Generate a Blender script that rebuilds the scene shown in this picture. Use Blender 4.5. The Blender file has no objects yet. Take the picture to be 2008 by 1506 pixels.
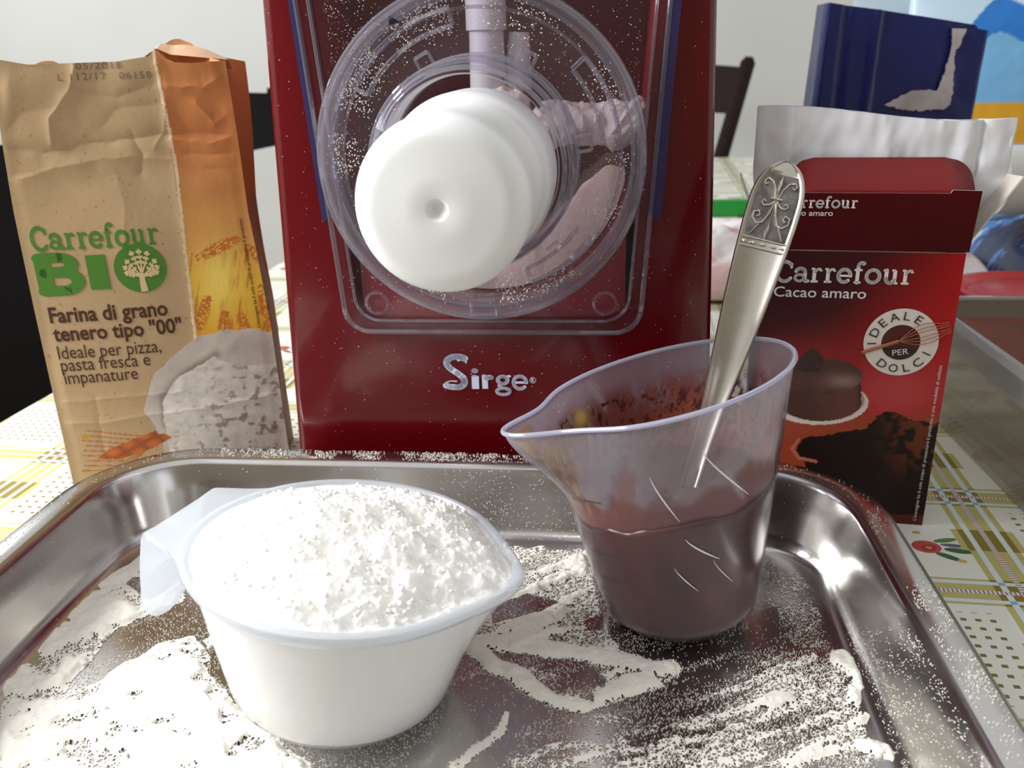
import bpy, bmesh, math, random
import numpy as np
from mathutils import Vector, Matrix

random.seed(7)
rng = np.random.default_rng(7)
scene = bpy.context.scene
COL = scene.collection

# ------------------------------------------------------------------ camera
F_PX, CAM_H = 1700.0, 0.195                      # focal length for a 2008 px wide frame, height above the table
PITCH = math.atan((753 - 110) / F_PX)
ROLL = math.radians(-1.5)
cam = bpy.data.cameras.new('camera')
cam.sensor_width = 36.0
cam.lens = 36.0 * F_PX / 2008
cam.clip_start, cam.clip_end = 0.01, 50
cam.dof.use_dof = True
cam.dof.focus_distance = 0.31
cam.dof.aperture_fstop = 19.0
camo = bpy.data.objects.new('camera', cam)
COL.objects.link(camo)
_U = Vector((0, math.sin(PITCH), math.cos(PITCH)))
_F = Vector((0, math.cos(PITCH), -math.sin(PITCH)))
_X = Vector((1, 0, 0))
_R = _X * math.cos(ROLL) + _U * math.sin(ROLL)
_UP = -_X * math.sin(ROLL) + _U * math.cos(ROLL)
m = Matrix((_R, _UP, -_F)).transposed().to_4x4()
m.translation = (0, 0, CAM_H)
camo.matrix_world = m
scene.camera = camo

# ------------------------------------------------------------------ light and exposure
scene.view_settings.view_transform = 'Standard'
scene.view_settings.look = 'None'
scene.view_settings.gamma = 1.0
scene.view_settings.exposure = 0.0
scene.view_settings.use_curve_mapping = False
world = bpy.data.worlds.new('world')
scene.world = world
world.use_nodes = True
bg = world.node_tree.nodes['Background']
bg.inputs[0].default_value = (0.98, 0.99, 1.0, 1)
bg.inputs[1].default_value = 0.78
scene.cycles.transparent_max_bounces = 40
scene.cycles.max_bounces = 14


def area_light(name, loc, target, sx, sy, power, color):
    l = bpy.data.lights.new(name, 'AREA')
    l.shape = 'RECTANGLE'
    l.size, l.size_y = sx, sy
    l.energy = power
    l.color = color
    o = bpy.data.objects.new(name, l)
    COL.objects.link(o)
    o.location = loc
    o.rotation_euler = (Vector(target) - Vector(loc)).to_track_quat('-Z', 'Y').to_euler()
    return o


area_light('window_daylight', (-0.80, 0.20, 0.55), (-0.08, 0.25, 0.02), 0.42, 0.42, 15.0, (0.97, 0.985, 1.0))
area_light('back_wall_fill', (-1.5, 1.9, 1.0), (0.3, 2.9, 0.2), 1.2, 1.2, 15.0, (0.95, 0.98, 1.0))  # unseen area light that brightens the back wall

# ------------------------------------------------------------------ geometry helpers
C0 = np.array([0, 0, CAM_H])


def ray(px, py):
    """direction through a point of the photograph; used while measuring printed artwork and outlines"""
    u, v = (px - 1004) / F_PX, -(py - 753) / F_PX
    c, s = math.cos(ROLL), math.sin(ROLL)
    u, v = c * u - s * v, s * u + c * v
    return np.array([u, math.cos(PITCH) + v * math.sin(PITCH), -math.sin(PITCH) + v * math.cos(PITCH)])


def at_z(px, py, z=0.0):
    r = ray(px, py)
    return C0 + r * ((z - CAM_H) / r[2])


def at_y(px, py, y):
    r = ray(px, py)
    return C0 + r * (y / r[1])


def photo_xy(P):
    P = np.asarray(P, float) - C0
    d = P[..., 1] * math.cos(PITCH) - P[..., 2] * math.sin(PITCH)
    v = (P[..., 1] * math.sin(PITCH) + P[..., 2] * math.cos(PITCH)) / d
    u = P[..., 0] / d
    c, s = math.cos(ROLL), math.sin(ROLL)
    return 1004 + (c * u + s * v) * F_PX, 753 - (-s * u + c * v) * F_PX


class Frame:
    """a yawed frame on the table: a = right, d = back, z = up"""
    def __init__(self, ox, oy, yaw):
        self.yaw = math.radians(yaw)
        self.o = np.array([ox, oy, 0.0])
        self.e1 = np.array([math.cos(self.yaw), math.sin(self.yaw), 0])
        self.e2 = np.array([-math.sin(self.yaw), math.cos(self.yaw), 0])

    def w(self, a, d, z):
        a, d, z = np.broadcast_arrays(np.asarray(a, float), np.asarray(d, float), np.asarray(z, float))
        return self.o + a[..., None] * self.e1 + d[..., None] * self.e2 + z[..., None] * np.array([0, 0, 1.0])

    def panel(self, px, py, d=0.0):
        r = ray(px, py)
        t = ((self.o - C0) @ self.e2 + d) / (r @ self.e2)
        P = C0 + r * t
        return (P - self.o) @ self.e1, P[2]

    def place(self, o, z=0.0):
        o.location = (self.o[0], self.o[1], z)
        o.rotation_euler = (0, 0, self.yaw)


_T = rng.random((8, 256, 256))


def vnoise(x, y, k=0):
    x, y = np.asarray(x, float), np.asarray(y, float)
    xi, yi = np.floor(x).astype(int), np.floor(y).astype(int)
    fx, fy = x - xi, y - yi
    fx, fy = fx * fx * (3 - 2 * fx), fy * fy * (3 - 2 * fy)
    t = _T[k % 8]
    a, b = t[xi & 255, yi & 255], t[(xi + 1) & 255, yi & 255]
    c, d = t[xi & 255, (yi + 1) & 255], t[(xi + 1) & 255, (yi + 1) & 255]
    return (a * (1 - fx) + b * fx) * (1 - fy) + (c * (1 - fx) + d * fx) * fy


def fbm(x, y, k=0, octaves=4):
    s, a, t = 0, 0.5, 0
    for i in range(octaves):
        s = s + a * vnoise(np.asarray(x) * 2 ** i + 17.3 * i, np.asarray(y) * 2 ** i + 9.1 * i, k + i)
        t += a
        a *= 0.5
    return s / t


def sstep(a, b, x):
    t = np.clip((np.asarray(x, float) - a) / (b - a), 0, 1)
    return t * t * (3 - 2 * t)


def seg_dist(x, y, pts):
    """distance to a polyline, and the fraction along it"""
    best = np.full(np.shape(x), 1e9)
    for (x0, y0), (x1, y1) in zip(pts[:-1], pts[1:]):
        dx, dy = x1 - x0, y1 - y0
        t = np.clip(((x - x0) * dx + (y - y0) * dy) / (dx * dx + dy * dy + 1e-12), 0, 1)
        best = np.minimum(best, np.hypot(x - x0 - t * dx, y - y0 - t * dy))
    return best


def in_poly(x, y, pts):
    r = np.zeros(np.shape(x), bool)
    n = len(pts)
    for i in range(n):
        x0, y0 = pts[i]
        x1, y1 = pts[(i + 1) % n]
        c = ((y0 > y) != (y1 > y)) & (x < (x1 - x0) * (y - y0) / ((y1 - y0) or 1e-9) + x0)
        r ^= c
    return r


def lin(c):
    c = np.asarray(c, float) / 255.0
    return np.where(c <= 0.04045, c / 12.92, ((c + 0.055) / 1.055) ** 2.4)


def lin4(c):
    r = lin(c)
    return (float(r[0]), float(r[1]), float(r[2]), 1.0)


# ------------------------------------------------------------------ object helpers
def tag(o, label, cat, group=None, kind=None):
    o['label'] = label
    if cat:
        o['category'] = cat
    if group:
        o['group'] = group
    if kind:
        o['kind'] = kind
    return o


def empty(name, loc=(0, 0, 0), rz=0.0):
    o = bpy.data.objects.new(name, None)
    o.empty_display_size = 0.02
    COL.objects.link(o)
    o.location = loc
    o.rotation_euler = (0, 0, rz)
    return o


def link(name, me, mat=None, parent=None):
    o = bpy.data.objects.new(name, me)
    COL.objects.link(o)
    if mat is not None and not me.materials:
        me.materials.append(mat)
    if parent is not None:
        o.parent = parent
    return o


def np_mesh(name, V, F, smooth=True, col=None):
    V = np.asarray(V, np.float32).reshape(-1, 3)
    me = bpy.data.meshes.new(name)
    Fs = F if isinstance(F, (list, tuple)) else [F]
    Fs = [np.asarray(f, np.int32) for f in Fs if len(f)]
    nl = sum(f.size for f in Fs)
    nf = sum(len(f) for f in Fs)
    me.vertices.add(len(V))
    me.vertices.foreach_set('co', V.ravel())
    me.loops.add(nl)
    me.loops.foreach_set('vertex_index', np.concatenate([f.ravel() for f in Fs]))
    me.polygons.add(nf)
    starts = np.concatenate([np.full(len(f), f.shape[1]) for f in Fs])
    st = np.concatenate([[0], np.cumsum(starts)[:-1]]).astype(np.int32)
    me.polygons.foreach_set('loop_start', st)
    me.polygons.foreach_set('use_smooth', np.full(nf, bool(smooth)))
    me.update(calc_edges=True)
    me.validate()
    if col is not None:
        a = me.color_attributes.new('Col', 'FLOAT_COLOR', 'POINT')
        c = np.ones((len(V), 4), np.float32)
        col = np.asarray(col, np.float32).reshape(len(V), -1)
        c[:, :col.shape[1]] = col
        a.data.foreach_set('color', c.ravel())
    return me


def grid_faces(nu, nv, wrap_u=False, wrap_v=False, flip=False):
    iu = np.arange(nu if wrap_u else nu - 1)
    iv = np.arange(nv if wrap_v else nv - 1)
    I, J = np.meshgrid(iu, iv, indexing='ij')
    I2, J2 = (I + 1) % nu, (J + 1) % nv
    f = np.stack([I * nv + J, I2 * nv + J, I2 * nv + J2, I * nv + J2], -1).reshape(-1, 4)
    return f[:, ::-1] if flip else f


class MB:
    """collects simple pieces into one mesh"""
    def __init__(self):
        self.v, self.f = [], []

    def add(self, V, F):
        n = len(self.v)
        self.v += [tuple(map(float, p)) for p in V]
        self.f += [tuple(int(i) + n for i in f) for f in F]
        return self

    def box(self, x0, x1, y0, y1, z0, z1):
        V = [(x, y, z) for x in (x0, x1) for y in (y0, y1) for z in (z0, z1)]
        return self.add(V, [(0, 1, 3, 2), (4, 6, 7, 5), (0, 4, 5, 1), (2, 3, 7, 6), (0, 2, 6, 4), (1, 5, 7, 3)])

    def tube(self, pts, r, n=8, closed=False):
        pts = [Vector(p) for p in pts]
        k = len(pts)
        rr = r if isinstance(r, (list, tuple)) else [r] * k
        V, F = [], []
        up = Vector((0.13, 0.21, 0.97)).normalized()
        for i, p in enumerate(pts):
            if closed:
                t = (pts[(i + 1) % k] - pts[i - 1]).normalized()
            else:
                t = (pts[min(i + 1, k - 1)] - pts[max(i - 1, 0)]).normalized()
            s = t.cross(up)
            if s.length < 1e-3:
                s = t.cross(Vector((1, 0, 0)))
            s.normalize()
            u = s.cross(t)
            for j in range(n):
                a = 2 * math.pi * j / n
                V.append(p + (s * math.cos(a) + u * math.sin(a)) * rr[i])
        for i in range(k if closed else k - 1):
            i2 = (i + 1) % k
            for j in range(n):
                j2 = (j + 1) % n
                F.append((i * n + j, i2 * n + j, i2 * n + j2, i * n + j2))
        if not closed:
            F.append(tuple(range(n)))
            F.append(tuple((k - 1) * n + j for j in range(n))[::-1])
        return self.add(V, F)

    def lathe(self, prof, n=64, axis='z', cap0=False, cap1=False):
        V, F = [], []
        for r, h in prof:
            for j in range(n):
                a = 2 * math.pi * j / n
                if axis == 'z':
                    V.append((r * math.cos(a), r * math.sin(a), h))
                else:                                   # axis along local y
                    V.append((r * math.cos(a), h, r * math.sin(a)))
        k = len(prof)
        for i in range(k - 1):
            for j in range(n):
                j2 = (j + 1) % n
                F.append((i * n + j, i * n + j2, (i + 1) * n + j2, (i + 1) * n + j))
        if cap0:
            F.append(tuple(range(n))[::-1])
        if cap1:
            F.append(tuple((k - 1) * n + j for j in range(n)))
        return self.add(V, F)

    def build(self, name, mat=None, parent=None, smooth=True, bevel=0, sub=0, angle=40):
        me = bpy.data.meshes.new(name)
        me.from_pydata(self.v, [], self.f)
        bm = bmesh.new()
        bm.from_mesh(me)
        bmesh.ops.recalc_face_normals(bm, faces=bm.faces)
        if bevel:
            bmesh.ops.bevel(bm, geom=[e for e in bm.edges if e.calc_face_angle(0) > 0.6], offset=bevel, segments=3,
                            profile=0.5, affect='EDGES')
        if sub:
            bmesh.ops.subdivide_edges(bm, edges=bm.edges, cuts=sub, use_grid_fill=True)
        for f in bm.faces:
            f.smooth = smooth
        for e in bm.edges:
            if e.calc_face_angle(0) > math.radians(angle):
                e.smooth = False
        bm.to_mesh(me)
        bm.free()
        return link(name, me, mat, parent)


def rpoly(corners, radii, nside=12, ncorner=8):
    """rounded polygon, always the same number of points for the same number of corners"""
    n = len(corners)
    P = [np.array(c, float) for c in corners]
    out, arcs = [], []
    for i in range(n):
        p, a, b = P[i], P[i - 1], P[(i + 1) % n]
        u, v = (a - p) / np.linalg.norm(a - p), (b - p) / np.linalg.norm(b - p)
        ang = math.acos(np.clip(u @ v, -1, 1))
        t = radii[i] / math.tan(ang / 2)
        c = p + (u + v) / np.linalg.norm(u + v) * radii[i] / math.sin(ang / 2)
        s, e = p + u * t - c, p + v * t - c
        a0 = math.atan2(s[1], s[0])
        da = (math.atan2(e[1], e[0]) - a0 + math.pi) % (2 * math.pi) - math.pi
        arcs.append([c + radii[i] * np.array([math.cos(a0 + da * k / ncorner), math.sin(a0 + da * k / ncorner)])
                     for k in range(ncorner + 1)])
    for i in range(n):
        out += arcs[i]
        s, e = arcs[i][-1], arcs[(i + 1) % n][0]
        out += [s + (e - s) * k / nside for k in range(1, nside)]
    return np.array(out)


# ------------------------------------------------------------------ materials
def principled(name):
    mt = bpy.data.materials.new(name)
    mt.use_nodes = True
    nt = mt.node_tree
    return mt, nt, nt.nodes['Principled BSDF']


def mat(name, col, rough=0.5, metal=0.0, spec=0.5, coat=0.0, var=None, bump=None, sss=0.0, trans=0.0):
    mt, nt, b = principled(name)
    b.inputs['Base Color'].default_value = lin4(col)
    b.inputs['Roughness'].default_value = rough
    b.inputs['Metallic'].default_value = metal
    b.inputs['Specular IOR Level'].default_value = spec
    b.inputs['Coat Weight'].default_value = coat
    b.inputs['Coat Roughness'].default_value = 0.06
    if sss:
        b.inputs['Subsurface Weight'].default_value = sss
        b.inputs['Subsurface Radius'].default_value = (0.004, 0.004, 0.004)
        b.inputs['Subsurface Scale'].default_value = 1.0
    if trans:
        b.inputs['Transmission Weight'].default_value = trans
    tc = nt.nodes.new('ShaderNodeTexCoord')
    if var:
        n = nt.nodes.new('ShaderNodeTexNoise')
        n.inputs['Scale'].default_value = var[0]
        n.inputs['Detail'].default_value = 5
        nt.links.new(tc.outputs['Object'], n.inputs['Vector'])
        r = nt.nodes.new('ShaderNodeValToRGB')
        k = var[1]
        c = np.array(col, float)
        r.color_ramp.elements[0].position, r.color_ramp.elements[1].position = 0.3, 0.7
        r.color_ramp.elements[0].color = lin4(np.clip(c * (1 - k), 0, 255))
        r.color_ramp.elements[1].color = lin4(np.clip(c * (1 + k), 0, 255))
        nt.links.new(n.outputs['Fac'], r.inputs['Fac'])
        nt.links.new(r.outputs['Color'], b.inputs['Base Color'])
    if bump:
        n = nt.nodes.new('ShaderNodeTexNoise')
        n.inputs['Scale'].default_value = bump[0]
        n.inputs['Detail'].default_value = 4
        nt.links.new(tc.outputs['Object'], n.inputs['Vector'])
        bp = nt.nodes.new('ShaderNodeBump')
        bp.inputs['Strength'].default_value = bump[1]
        bp.inputs['Distance'].default_value = bump[2] if len(bump) > 2 else 0.001
        nt.links.new(n.outputs['Fac'], bp.inputs['Height'])
        nt.links.new(bp.outputs['Normal'], b.inputs['Normal'])
    return mt


def mat_print(name, rough=0.5, spec=0.5, coat=0.0, alpha=False, bump=None):
    """printed artwork carried by the colour attribute of the mesh"""
    mt, nt, b = principled(name)
    at = nt.nodes.new('ShaderNodeAttribute')
    at.attribute_name = 'Col'
    nt.links.new(at.outputs['Color'], b.inputs['Base Color'])
    if alpha:
        nt.links.new(at.outputs['Alpha'], b.inputs['Alpha'])
    b.inputs['Roughness'].default_value = rough
    b.inputs['Specular IOR Level'].default_value = spec
    b.inputs['Coat Weight'].default_value = coat
    b.inputs['Coat Roughness'].default_value = 0.15
    if bump:
        tc = nt.nodes.new('ShaderNodeTexCoord')
        n = nt.nodes.new('ShaderNodeTexNoise')
        n.inputs['Scale'].default_value = bump[0]
        nt.links.new(tc.outputs['Object'], n.inputs['Vector'])
        bp = nt.nodes.new('ShaderNodeBump')
        bp.inputs['Strength'].default_value = bump[1]
        bp.inputs['Distance'].default_value = 0.0005
        nt.links.new(n.outputs['Fac'], bp.inputs['Height'])
        nt.links.new(bp.outputs['Normal'], b.inputs['Normal'])
    return mt


def mat_clear(name, tint=(245, 245, 250), haze=0.05, haze_col=(230, 230, 240), rough=0.04, ior=1.45, translucent=0.5, haze_attr=False):
    """thin plastic sheet: clear or milky, with a glossy face"""
    mt = bpy.data.materials.new(name)
    mt.use_nodes = True
    nt = mt.node_tree
    nt.nodes.clear()
    out = nt.nodes.new('ShaderNodeOutputMaterial')
    tr = nt.nodes.new('ShaderNodeBsdfTransparent')
    tr.inputs[0].default_value = lin4(tint)
    df = nt.nodes.new('ShaderNodeBsdfDiffuse')
    df.inputs[0].default_value = lin4(haze_col)
    tl = nt.nodes.new('ShaderNodeBsdfTranslucent')
    tl.inputs[0].default_value = lin4(haze_col)
    m1 = nt.nodes.new('ShaderNodeMixShader')
    m1.inputs[0].default_value = translucent
    nt.links.new(df.outputs[0], m1.inputs[1])
    nt.links.new(tl.outputs[0], m1.inputs[2])
    m2 = nt.nodes.new('ShaderNodeMixShader')
    m2.inputs[0].default_value = haze
    if haze_attr:                                       # how frosted the face is, kept per vertex
        at = nt.nodes.new('ShaderNodeAttribute')
        at.attribute_name = 'Col'
        nt.links.new(at.outputs['Fac'], m2.inputs[0])
    nt.links.new(tr.outputs[0], m2.inputs[1])
    nt.links.new(m1.outputs[0], m2.inputs[2])
    gl = nt.nodes.new('ShaderNodeBsdfGlossy')
    gl.inputs['Roughness'].default_value = rough
    # thin sheet: the same reflection from both faces
    lw = nt.nodes.new('ShaderNodeLayerWeight')
    X.nt = nt
    f0 = ((ior - 1) / (ior + 1)) ** 2
    fr = X.op('POWER', X(lw.outputs['Facing']), 5.0) * (1 - f0) + f0
    m3 = nt.nodes.new('ShaderNodeMixShader')
    nt.links.new(fr.s, m3.inputs[0])
    nt.links.new(m2.outputs[0], m3.inputs[1])
    nt.links.new(gl.outputs[0], m3.inputs[2])
    nt.links.new(m3.outputs[0], out.inputs[0])
    return mt


class X:
    """tiny expression builder over Math nodes"""
    nt = None

    def __init__(self, s):
        self.s = s

    @staticmethod
    def op(o, *a):
        n = X.nt.nodes.new('ShaderNodeMath')
        n.operation = o
        for i, v in enumerate(a):
            if isinstance(v, X):
                X.nt.links.new(v.s, n.inputs[i])
            else:
                n.inputs[i].default_value = v
        return X(n.outputs[0])

    def __add__(s, o): return X.op('ADD', s, o)
    def __sub__(s, o): return X.op('SUBTRACT', s, o)
    def __mul__(s, o): return X.op('MULTIPLY', s, o)
    def __lt__(s, o): return X.op('LESS_THAN', s, o)
    def __gt__(s, o): return X.op('GREATER_THAN', s, o)
    def abs(s): return X.op('ABSOLUTE', s)
    def mod(s, p): return X.op('FLOORED_MODULO', s, p)
    def floor(s): return X.op('FLOOR', s)
    def near(s, p): return ((s + p / 2).mod(p) - p / 2).abs()

    def over(s, col, under):
        n = X.nt.nodes.new('ShaderNodeMix')
        n.data_type = 'RGBA'
        X.nt.links.new(s.s, n.inputs[0])
        if isinstance(under, tuple):
            n.inputs[6].default_value = under
        else:
            X.nt.links.new(under, n.inputs[6])
        n.inputs[7].default_value = col
        return n.outputs[2]


def mat_tablecloth():
    mt, nt, b = principled('printed_oilcloth')
    X.nt = nt
    tc = nt.nodes.new('ShaderNodeTexCoord')
    sp = nt.nodes.new('ShaderNodeSeparateXYZ')
    nt.links.new(tc.outputs['Object'], sp.inputs[0])
    a, bb = X(sp.outputs[0]), X(sp.outputs[1])
    PA, PB, A0, B0 = 0.0757, 0.078, 0.146, 0.303
    ra, rb = a - A0, bb - B0
    da, db = ra.near(PA), rb.near(PB)
    ca, cb = (ra.mod(PA) - PA / 2), (rb.mod(PB) - PB / 2)          # position inside a cell
    par = ((ra * (1 / PA)).floor() + (rb * (1 / PB)).floor()).mod(2.0)   # 0 for cells with dots
    cream, olive, dark = lin4((229, 229, 218)), lin4((187, 180, 112)), lin4((134, 118, 38))
    pale, blue, rose = lin4((214, 224, 226)), lin4((120, 178, 214)), lin4((170, 105, 100))
    c = cream
    # sprig of flowers in every second cell
    fl = par > 0.5

    def blob(x, y, rx, ry, ang):
        cs, sn = math.cos(ang), math.sin(ang)
        u = ((ca - x) * (cs / rx) + (cb - y) * (sn / rx))
        v = ((cb - y) * (cs / ry) - (ca - x) * (sn / ry))
        return ((u * u + v * v) < 1.0) * fl
    G, G2 = lin4((84, 132, 66)), lin4((56, 100, 48))
    for x, y, rx, ry, an, cl in ((0.0205, -0.0015, .0052, .0016, .3, G), (0.0225, -0.0055, .0050, .0014, -.1, lin4((104, 92, 128))),
                                 (0.0235, -0.0095, .0055, .0020, -.15, G2), (0.0180, -0.0145, .0052, .0018, -.6, G2),
                                 (0.0225, -0.0175, .0018, .0013, 0, lin4((200, 176, 84))), (0.0105, 0.004, .0018, .0012, 0, lin4((205, 160, 90))),
                                 (-.012, 0.010, .0048, .0016, .5, G), (-.006, .013, .0045, .0016, -.4, G2)):
        c = blob(x, y, rx, ry, an).over(cl, c)
    for x, y, r in ((0.0115, -0.0075, .0058), (-.0115, .0045, .0052)):
        c = blob(x, y, r, r * .85, 0).over(lin4((190, 70, 60)), c)
        c = blob(x + .0008, y - .0006, r * .55, r * .4, 0.4).over(lin4((150, 36, 36)), c)
        c = blob(x + .0008, y - .0006, r * .25, r * .2, 0).over(lin4((215, 120, 105)), c)
    # rows of small squares
    dots = (ca.near(0.0051) < 0.00105) * (cb.near(0.0051) < 0.00085) * (da > 0.0150) * (db > 0.0140) * (par < 0.5)
    c = dots.over(lin4((122, 108, 52)), c)
    va, hb = da < 0.0098, db < 0.0088
    c = va.over(olive, c)
    c = hb.over(olive, c)
    c = ((da < 0.0125) * (cb.abs() < 0.0085)).over(olive, c)
    c = ((da < 0.0098) * (cb.abs() < 0.0085)).over(dark, c)
    c = (va * hb).over(dark, c)
    c = (((db - 0.0062).abs()) < 0.0011).over(pale, c)
    c = (((da - 0.0060).abs()) < 0.0012).over(pale, c)
    c = ((((da - 0.0060).abs()) < 0.0012) * (((db - 0.0062).abs()) < 0.0011)).over(blue, c)
    c = (da < 0.0011).over(pale, c)
    c = (db < 0.0011).over(pale, c)
    c = ((da < 0.0011) * (bb.mod(0.0016) < 0.0007)).over(rose, c)
    c = ((db < 0.0011) * (a.mod(0.0016) < 0.0007)).over(rose, c)
    nt.links.new(c, b.inputs['Base Color'])
    b.inputs['Roughness'].default_value = 0.42
    b.inputs['Specular IOR Level'].default_value = 0.35
    return mt


# ------------------------------------------------------------------ lettering
TEXTS = {}


def prepare_texts(items):
    objs = []
    for key, txt, bold, spacing in items:
        cu = bpy.data.curves.new('text', 'FONT')
        cu.body = txt
        cu.size = 1.0
        cu.offset = bold
        cu.space_character = spacing
        cu.resolution_u = 3
        o = bpy.data.objects.new('text', cu)
        COL.objects.link(o)
        objs.append((key, o, cu))
    dg = bpy.context.evaluated_depsgraph_get()
    for key, o, cu in objs:
        me = o.evaluated_get(dg).to_mesh()
        V = np.array([v.co[:2] for v in me.vertices])
        Fc = [tuple(p.vertices) for p in me.polygons]
        TEXTS[key] = (V, Fc)
        o.evaluated_get(dg).to_mesh_clear()
    for key, o, cu in objs:
        bpy.data.objects.remove(o)
        bpy.data.curves.remove(cu)


def arc(cx, cy, rx, ry, a0, a1, n=14):
    return [(cx + rx * math.cos(math.radians(a0 + (a1 - a0) * i / n)), cy + ry * math.sin(math.radians(a0 + (a1 - a0) * i / n)))
            for i in range(n + 1)]


# slab-serif letters drawn as pen strokes: (width, [(points, pen), ...]) with x-height 1
W = 0.235
GLYPH = {
    'C': (1.22, [(arc(.66, .7, .54, .66, 42, 318, 24), W), ([(1.08, 1.30), (1.08, .92)], .15)]),
    'a': (1.02, [(arc(.45, .66, .30, .27, 165, 0, 10) + [(.75, .18), (.80, .09), (.95, .09)], W), (arc(.40, .30, .29, .22, 0, 360, 18), .17)]),
    'r': (.86, [([(.32, .05), (.32, .92)], W), ([(.12, .92), (.34, .92)], .14), ([(.10, .07), (.58, .07)], .14),
                ([(.32, .62), (.44, .85), (.60, .92), (.74, .86)], .17), ([(.73, .85), (.73, .76)], .18)]),
    'e': (1.02, [(arc(.50, .5, .39, .42, 0, 312, 22), W), ([(.13, .50), (.88, .50)], .14)]),
    'f': (.74, [([(.30, .05), (.30, 1.12)] + arc(.52, 1.12, .22, .26, 180, 55, 8), W), ([(.62, 1.30), (.66, 1.22)], .18),
                ([(.08, .90), (.58, .90)], .14), ([(.10, .07), (.54, .07)], .14)]),
    'o': (1.06, [(arc(.53, .5, .41, .42, 0, 360, 26), W)]),
    'u': (1.14, [([(.28, .92), (.28, .38)] + arc(.55, .38, .27, .30, 180, 290, 10) + [(.82, .30)], W),
                 ([(.82, .92), (.82, .08)], W), ([(.08, .92), (.30, .92)], .14), ([(.62, .92), (.84, .92)], .14), ([(.82, .07), (1.04, .07)], .14)]),
    'i': (.50, [([(.25, .0), (.25, .88)], .36), (arc(.24, 1.22, .04, .04, 0, 360, 8), .26), ([(.12, .86), (.3, .86)], .12)]),
    'R': (.80, [([(.26, .02), (.25, .88)], .34), ([(.12, .86), (.3, .86)], .12), ([(.28, .56), (.42, .74), (.60, .78)], .28),
                (arc(.64, .74, .03, .03, 0, 360, 8), .22)]),
    'g': (.96, [(arc(.44, .62, .27, .25, 0, 360, 18), .22), ([(.62, .84), (.90, .90)], .16), ([(.30, .40), (.22, .24), (.34, .14)], .16),
                (arc(.46, -.14, .36, .22, 0, 360, 18), .20)]),
    'E': (.98, [(arc(.48, .42, .36, .38, 0, 315, 20), .20), ([(.16, .42), (.84, .42)], .13)]),
    'S': (1.58, [(arc(.92, 1.58, .58, .40, 45, 200, 12) + [(.52, 1.22), (.92, .92), (1.2, .66)] + arc(.86, .40, .40, .36, 20, -100, 10) +
                 [(.45, .07), (.25, .14)], .36), ([(.22, .10), (.25, .34), (.52, .44), (.86, .42)], .07),
                 ([(.42, 1.62), (.46, 1.96), (.82, 2.08), (1.28, 2.02), (1.40, 1.80), (1.38, 1.56)], .08),
                 ([(.92, 1.72), (1.10, 1.80), (1.36, 1.72)], .12)]),
    'B': (1.12, [([(.26, .08), (.26, 1.22)], .36), ([(.2, 1.16), (.62, 1.16)] + arc(.62, .94, .28, .22, 90, -90, 10) + [(.3, .70)], .30),
                 ([(.2, .14), (.66, .14)] + arc(.66, .42, .32, .28, -90, 90, 10) + [(.3, .70)], .30)]),
    'I': (.62, [([(.30, .12), (.30, 1.18)], .44)]),
}


def stroke_letters(text, gap=0.02):
    V, Fc, x = [], [], 0.0
    for ch in text:
        w, strokes = GLYPH[ch]
        for pts, pen in strokes:
            P = [np.array(p) + (x, 0) for p in pts]
            for i in range(len(P)):
                if i + 1 < len(P) and np.linalg.norm(P[i + 1] - P[i]) > 1e-6:
                    d = P[i + 1] - P[i]
                    nrm = np.array([-d[1], d[0]]) / np.linalg.norm(d) * pen / 2
                    k = len(V)
                    V += [P[i] + nrm, P[i] - nrm, P[i + 1] - nrm, P[i + 1] + nrm]
                    Fc.append((k, k + 1, k + 2, k + 3))
                if 0 < i < len(P) - 1 or len(P) > 6:
                    k = len(V)
                    V += [P[i] + np.array([math.cos(t), math.sin(t)]) * pen / 2 for t in np.linspace(0, 2 * math.pi, 11)[:-1]]
                    Fc.append(tuple(range(k, k + 10)))
        x += w + gap
    return np.array(V), Fc


def letters(name, key, p0, p1, height, surf, material, parent, strokes=False, shear=0.0, label=None):
    """lays lettering on a surface: p0 and p1 are the ends of its base line on the panel, height the height of the tallest glyph"""
    V, Fc = stroke_letters(key) if strokes else TEXTS[key]
    V = V.copy()
    x0, x1 = V[:, 0].min(), V[:, 0].max()
    ytop = V[:, 1].max()
    p0, p1 = np.array(p0, float), np.array(p1, float)
    e = p1 - p0
    L = np.linalg.norm(e)
    e /= L
    nrm = np.array([-e[1], e[0]])
    s = (V[:, 0] - x0) / (x1 - x0) * L
    t = V[:, 1] / ytop * height
    s = s + t * shear
    UV = p0 + s[:, None] * e + t[:, None] * nrm
    P = surf(UV[:, 0], UV[:, 1])
    me = bpy.data.meshes.new(name)
    me.from_pydata([tuple(map(float, p)) for p in P], [], Fc)
    o = link(name, me, material, parent)
    if label:
        o['label'] = label
    return o


prepare_texts([
    ('Farina di grano', 'Farina di grano', 0.022, 1.0), ('tenero tipo "00"', 'tenero tipo "00"', 0.022, 1.0),
    ('Ideale per pizza,', 'Ideale per pizza,', 0.0, 1.0), ('pasta fresca e', 'pasta fresca e', 0.0, 1.0), ('impanature', 'impanature', 0.0, 1.0),
    ('bag_edge', "L'immagine ha il solo scopo di presentare il prodotto", 0.0, 1.0),
    ('date', '05/2018', 0.0, 1.15), ('lot', 'L 112/17   06158', 0.0, 1.15),
    ('Cacao amaro', 'Cacao amaro', 0.006, 1.0), ('box_edge', "L'immagine ha il solo scopo di presentare il prodotto e una modalità di utilizzo", 0.0, 1.0),
    ('PER', 'PER', 0.0, 1.0), ('R', 'R', 0.02, 1.0), ('ml', 'ml', 0.0, 1.0), ('500', '200', 0.0, 1.0)]
    + [('cap_' + c, c, 0.0, 1.0) for c in 'IDEALOC'])

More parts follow.
